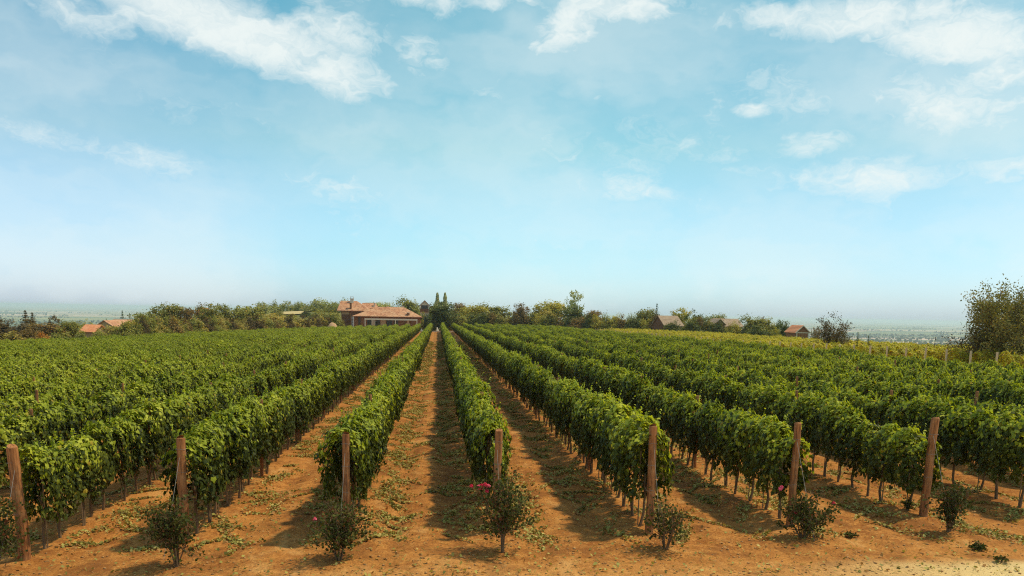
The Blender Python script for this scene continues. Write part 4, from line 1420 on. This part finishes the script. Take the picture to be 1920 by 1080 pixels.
# chalet gable among the trees
def gable_house(name, px0, px1, peak, eave, base, Y, depth, wallm, roofm, label, over=.5, front_is_gable=True, extra=None, turn=0.0, ridge_px=None):
    xm = at((px0 + px1) / 2, eave, Y)
    half = (at(px1, eave, Y).x - at(px0, eave, Y).x) / 2
    zp = at((px0 + px1) / 2, peak, Y).z
    zb = float(ground_z(xm.x, Y)) - .3 if base is None else at((px0 + px1) / 2, base, Y).z
    t = link(name, None, None, (xm.x, Y, zb))
    t.rotation_euler.z = turn
    tag(t, label, 'house')
    ze, zp_ = xm.z - zb, zp - zb
    hw = half - over
    if front_is_gable:
        slope = (zp_ - ze) / half
        zw = zp_ - slope * hw - .12
        MB().add([(-hw, 0, 0), (hw, 0, 0), (hw, 0, zw), (0, 0, zp_ - .14), (-hw, 0, zw), (-hw, depth, 0), (hw, depth, 0), (hw, depth, zw), (0, depth, zp_ - .14), (-hw, depth, zw)],
                 [(0, 1, 2, 3, 4), (9, 8, 7, 6, 5), (1, 6, 7, 2), (5, 0, 4, 9), (2, 7, 8, 3), (4, 3, 8, 9), (0, 5, 6, 1)]).build('wall', wallm, t)
        th = .12
        for s in (-1, 1):
            MB().add([(0, -over, zp_), (s * half, -over, ze), (s * half, depth + over, ze), (0, depth + over, zp_), (0, -over, zp_ - th), (s * half, -over, ze - th), (s * half, depth + over, ze - th), (0, depth + over, zp_ - th)],
                     [(0, 1, 2, 3), (7, 6, 5, 4), (0, 4, 5, 1), (1, 5, 6, 2), (2, 6, 7, 3)]).build('roof', roofm, t)
    else:
        MB().box(-hw, hw, 0, depth, 0, ze - .03).build('wall', wallm, t)
        MB().add([(-hw, 0, ze - .03), (-hw, depth, ze - .03), (-hw, depth / 2, zp_ - .2), (-hw + .2, 0, ze - .03), (-hw + .2, depth, ze - .03), (-hw + .2, depth / 2, zp_ - .2)], [(0, 2, 1), (3, 4, 5), (0, 3, 5, 2), (1, 2, 5, 4)]).build('gable', wallm, t)
        MB().add([(hw - .2, 0, ze - .03), (hw - .2, depth, ze - .03), (hw - .2, depth / 2, zp_ - .2), (hw, 0, ze - .03), (hw, depth, ze - .03), (hw, depth / 2, zp_ - .2)], [(0, 2, 1), (3, 4, 5), (0, 3, 5, 2), (1, 2, 5, 4)]).build('gable', wallm, t)
        th = .12
        for y_ in (-over, depth + over):
            MB().add([(-half, y_, ze), (half, y_, ze), (half, depth / 2, zp_), (-half, depth / 2, zp_), (-half, y_, ze - th), (half, y_, ze - th), (half, depth / 2, zp_ - th), (-half, depth / 2, zp_ - th)],
                     [(0, 1, 2, 3), (7, 6, 5, 4), (0, 4, 5, 1), (1, 5, 6, 2), (3, 7, 4, 0)]).build('roof', roofm, t)
    return t, zb, half


ch, zb, hf = gable_house('chalet', 785, 807.5, 562.8, 574, None, 228, 7, M['cream'], M['roof_grey'], 'small chalet with steep gable and dark upper window peeping over the trees', .45)
def local_window(t, x0, x1, z0, z1, y=-.005, frame=M['panel'], name='window'):
    e = .08
    f = MB().box(x0 - e, x0, y - .1, y, z0 - e, z1 + e).box(x1, x1 + e, y - .1, y, z0 - e, z1 + e).box(x0, x1, y - .1, y, z1, z1 + e).box(x0, x1, y - .1, y, z0 - e, z0).box((x0 + x1) / 2 - .03, (x0 + x1) / 2 + .03, y - .08, y, z0, z1).build(name, frame, t)
    MB().box(x0, x1, y - .05, y - .02, z0, z1).build('pane', M['dark'], f)
zw0, zw1 = at(796, 581, 228).z - zb, at(796, 573, 228).z - zb
local_window(ch, -.85, .75, zw0, zw1)
MB().box(-1.2, 1.1, -.9, -.01, zw0 - .55, zw0 - .4).box(-1.2, 1.1, -.9, -.84, zw0 - .4, zw0 + .3).build('balcony', M['panel'], ch)

# left houses
t, zb, hf = gable_house('house', 147, 179, 609, 622, None, 175, 7, M['wall_tan'], M['roof_orange'], 'small house with a bright orange tiled roof among the left thicket', .4, False)
local_window(t, -1.35, -.85, 0.9, 1.7)
t, zb, hf = gable_house('house', 176, 216, 600.5, 613, None, 200, 16, M['wall_tan'], M['roof'], 'yellowish gabled house with a pinkish roof behind the orange-roofed one', .4, True)
local_window(t, -.5, .5, 1.6, 2.6)
t, zb, hf = gable_house('house', 203, 246, 598.5, 608, None, 225, 8, M['wall_tan'], M['roof_grey'], 'house with a long greyish pink roof right of the yellowish gable', .4, False)
t, zb, hf = gable_house('house', 366, 384, 577, 590, None, 240, 8, M['cream'], M['roof_orange'], 'orange roof peeping between two tall round trees', .4, False)
# right houses
t, zb, hf = gable_house('hut', 1242, 1284, 592, 611, None, 196, 6, M['panel'], M['roof_grey'], 'hut with a steep weathered roof reaching almost to the hedge', .35, False, turn=radians(14))
MB().box(-hf + .5, -hf + 1.1, -.06, -.005, .2, 1.8).build('door', M['panel'], t)
t, zb, hf = gable_house('house', 1345, 1394, 597.5, 612, None, 204, 8, M['wall_tan'], M['roof_grey'], 'wide greyish roofed house half hidden by a feathery shrub', .4, False)
t2, zb, hf = gable_house('house', 1336, 1362, 598, 609, None, 199, 4, M['panel'], M['roof_grey'], 'small dark gable joined to the left end of the wide grey roof', .3, True, turn=radians(10))
# brick hut with white trim
t, zb, hf = gable_house('brick_hut', 1491, 1519, 610, 623.5, None, 150, 5.2, M['brick'], M['roof_orange'], 'little brick hut with orange roof and white gable trim', .25, True, turn=radians(-2))
ze = at(1505, 623.5, 150).z - zb
zp_ = at(1505, 610, 150).z - zb
for s in (-1, 1):
    MB().add([(0, -.29, zp_ + .02), (s * hf, -.29, ze + .02), (s * hf, -.29, ze - .16), (0, -.29, zp_ - .16), (0, -.26, zp_ + .02), (s * hf, -.26, ze + .02), (s * hf, -.26, ze - .16), (0, -.26, zp_ - .16)],
             [(0, 1, 2, 3), (7, 6, 5, 4), (0, 4, 5, 1), (3, 2, 6, 7), (1, 5, 6, 2)]).build('barge_board', M['cream'], t)
MB().box(-hf + .2, hf - .2, -.08, -.006, ze - .12, ze + .02).build('cornice', M['cream'], t)
for x in (-hf + .27, hf - .40):
    MB().box(x, x + .14, -.07, -.006, 0, ze - .125).build('corner_post', M['cream'], t)

# ------------------------------------------------------------------ yard between the field and the house
cx0, cx1 = at(786, 624, 205).x, at(862, 624, 205).x
zt = float(ground_z((cx0 + cx1) / 2, 206))
kerb = MB().box(cx0, cx1, 205.3, 205.8, zt - .3, zt + .22).box(cx0, cx1, 205.85, 208, zt - .3, zt + .06).build('terrace', M['kerb'])
tag(kerb, 'pale stone terrace edge across the end of the central alley', kind='structure')
for (px, top, wp, lab) in ((797.5, 597, 7, 'slim dark cypress at the end of the central alley, the left smaller one'), (813, 594, 11, 'broader dark cypress at the end of the central alley, the right taller one')):
    tree(px, top, wp, 207, 'poplar', (.05, .06, .02), lab, 'tree', None, 'cypress_tree')
def boulder(px, py, s, Y, lab, hgt=1.0):
    r = np.random.default_rng(int(px * 10))
    n = 7
    rings = []
    for zq, rq in ((0, 1.0), (.35, 1.08), (.7, .8), (.95, .35)):
        rings.append([(cos(2 * pi * j / n) * rq * s * r.uniform(.8, 1.15), sin(2 * pi * j / n) * rq * s * r.uniform(.8, 1.15), zq * s * hgt * r.uniform(.9, 1.1)) for j in range(n)])
    v = [q for rg in rings for q in rg]
    f = [(i * n + j, i * n + (j + 1) % n, (i + 1) * n + (j + 1) % n, (i + 1) * n + j) for i in range(3) for j in range(n)] + [tuple(3 * n + j for j in range(n))]
    p_ = at(px, py, Y)
    o = link('boulder', mesh('boulder', v, f, M['boulder'], False), None, (p_.x, Y, float(ground_z(p_.x, Y)) - .02))
    tag(o, lab, 'boulder', 'pale boulders round the terrace')
boulder(788.5, 620, .42, 206.8, 'tall pale boulder left of the small cypress', 2.6)
boulder(792, 620, .40, 207.2, 'low pale boulder touching the small cypress', 1.4)
boulder(805, 620, .38, 207.0, 'pale boulder between the two cypresses', 1.2)
boulder(819.5, 620, .36, 206.9, 'slim pale boulder just right of the broader cypress', 3.0)
boulder(834, 620, .45, 206.9, 'pale boulder right of the alley end, second from the broader cypress', 2.6)
boulder(854, 620, .45, 207.0, 'pale boulder at the right end of the terrace', 2.2)

# earth mound
p = at(622, 612, 211)
zz = float(ground_z(p.x, 211))
r = np.random.default_rng(3)
gxm, gym = np.meshgrid(np.linspace(-2.1, 2.1, 25), np.linspace(-1.6, 1.6, 17))
hm = 1.9 * np.exp(-(gxm / 1.15) ** 2 - (gym / .95) ** 2) + .7 * np.exp(-((gxm - 1.1) / .6) ** 2 - (gym / .7) ** 2) + r.normal(0, .04, gxm.shape) - .1
ii = np.arange(16)[:, None] * 25 + np.arange(24)[None, :]
o = link('earth_mound', mesh('earth_mound', np.stack([gxm, gym, hm + 1.05 * np.exp(-(gxm / 2) ** 4)], -1).reshape(-1, 3), np.stack([ii, ii + 1, ii + 26, ii + 25], -1).reshape(-1, 4), M['mound'], True), None, (p.x, 211, zz))
tag(o, 'pinkish brown heap of earth left of the brick house', 'mound')

# parked vehicles beyond the rows
def car(px, py, Y, wpx, paint, label, van=False, name='parked_car'):
    pt = at(px, py, Y)
    L_ = wpx / F * Y
    z = float(ground_z(pt.x, Y))
    H = pt.z - z
    t = link(name, None, None, (pt.x, Y, z))
    tag(t, label, 'van' if van else 'car')
    w_ = .85
    if van:
        prof = [(-.5, .2), (.5, .2), (.5, .55), (.44, .93), (.36, 1.0), (-.48, 1.0), (-.5, .95)]
    else:
        prof = [(-.5, .22), (.5, .22), (.5, .5), (.30, .60), (.16, 1.0), (-.26, 1.0), (-.42, .62), (-.5, .58)]
    v = [(a * L_, s * w_, b * H) for s in (-1, 1) for a, b in prof]
    n = len(prof)
    f = [tuple(range(n)), tuple(reversed(range(n, 2 * n)))] + [(i, i + n, (i + 1) % n + n, (i + 1) % n) for i in range(n)]
    MB().add(v, f).build('body', paint, t)
    zw = .66 if not van else .68
    for (a, b) in ((-.24, -.04), (-.02, .14)) if not van else ((.2, .40),):
        MB().add([(a * L_, -w_ - .012, zw * H), ((b + .05) * L_, -w_ - .012, zw * H), (b * L_, -w_ - .012, .92 * H), (a * L_, -w_ - .012, .92 * H),
                  (a * L_, -w_ - .003, zw * H), ((b + .05) * L_, -w_ - .003, zw * H), (b * L_, -w_ - .003, .92 * H), (a * L_, -w_ - .003, .92 * H)],
                 [(0, 1, 2, 3), (0, 4, 5, 1), (1, 5, 6, 2), (2, 6, 7, 3), (3, 7, 4, 0)]).build('window', M['dark'], t)
    for a in (-.32, .32):
        for s in (-1, 1):
            MB().tube([(a * L_, s * (w_ - .1), .32), (a * L_, s * (w_ + .05), .32)], .32, 12).build('wheel', M['tyre'], t)
    return t


car(568, 606.5, 212, 23, M['cream'], 'cream van parked at the foot of the left bushes', True, 'parked_van')
car(990, 607.0, 233, 13, M['white'], 'pale car left of the boxy white van behind the vine rows')
car(1011, 605.0, 232, 16, M['white'], 'boxy white van in the row of vehicles behind the vines', True, 'parked_van')
car(1031, 609.0, 228, 13, M['white'], 'pale car just right of the boxy white van')
car(1048, 610.0, 226, 13, M['cream'], 'cream car nearest to the line of pale posts')
car(958, 603.8, 236, 13, M['cream'], 'cream car left of the lone upright tree')
car(940, 603.2, 238, 12, M['mound'], 'brownish car, leftmost of the vehicles behind the vines')

# pale dry field on the rise behind the thicket
a, b = at(528, 590, 318), at(574, 590, 318)
fx = np.linspace(a.x, b.x, 20)
fy = np.linspace(306, 336, 12)
FX, FY = np.meshgrid(fx, fy)
FZ = ground_z(FX, FY) + .25
ii = np.arange(11)[:, None] * 20 + np.arange(19)[None, :]
o = link('dry_field', mesh('dry_field', np.stack([FX, FY, FZ], -1).reshape(-1, 3), np.stack([ii, ii + 1, ii + 21, ii + 20], -1).reshape(-1, 4), simple('stubble', (.40, .31, .13), (.52, .41, .19), 1.5), True))
tag(o, 'pale dry stubble field on the rise above the left bushes', kind='structure')

# tree clumps scattered over the plain
def plain_trees():
    r = np.random.default_rng(9)
    P = []
    for _ in range(520):
        Y = 1400 + 9000 * r.uniform() ** 2
        X = r.uniform(-.75, .75) * Y + .09 * Y
        L_ = r.uniform(10, 90) if r.uniform() < .6 else r.uniform(100, 420)
        n = int(L_ / 5) + 2
        q = np.stack([X + r.uniform(-1, 1, n) * L_, Y + r.normal(0, 8, n), ground_z(np.full(n, X), np.full(n, Y)) + r.uniform(1, 8, n)], -1)
        P.append(q)
    P = np.concatenate(P)
    v, f = scatter(P, r.normal(0, 1, P.shape) + [0, -.6, .5], r.normal(0, 1, P.shape), r.uniform(7, 15, len(P)), QUAD, QUADF)
    o = link('distant_trees', mesh('distant_trees', v, f, M['tree']))
    o.color = (.06, .08, .03, 1)
    tag(o, 'dark tree clumps and hedges scattered over the hazy plain', 'woods', kind='stuff')


plain_trees()
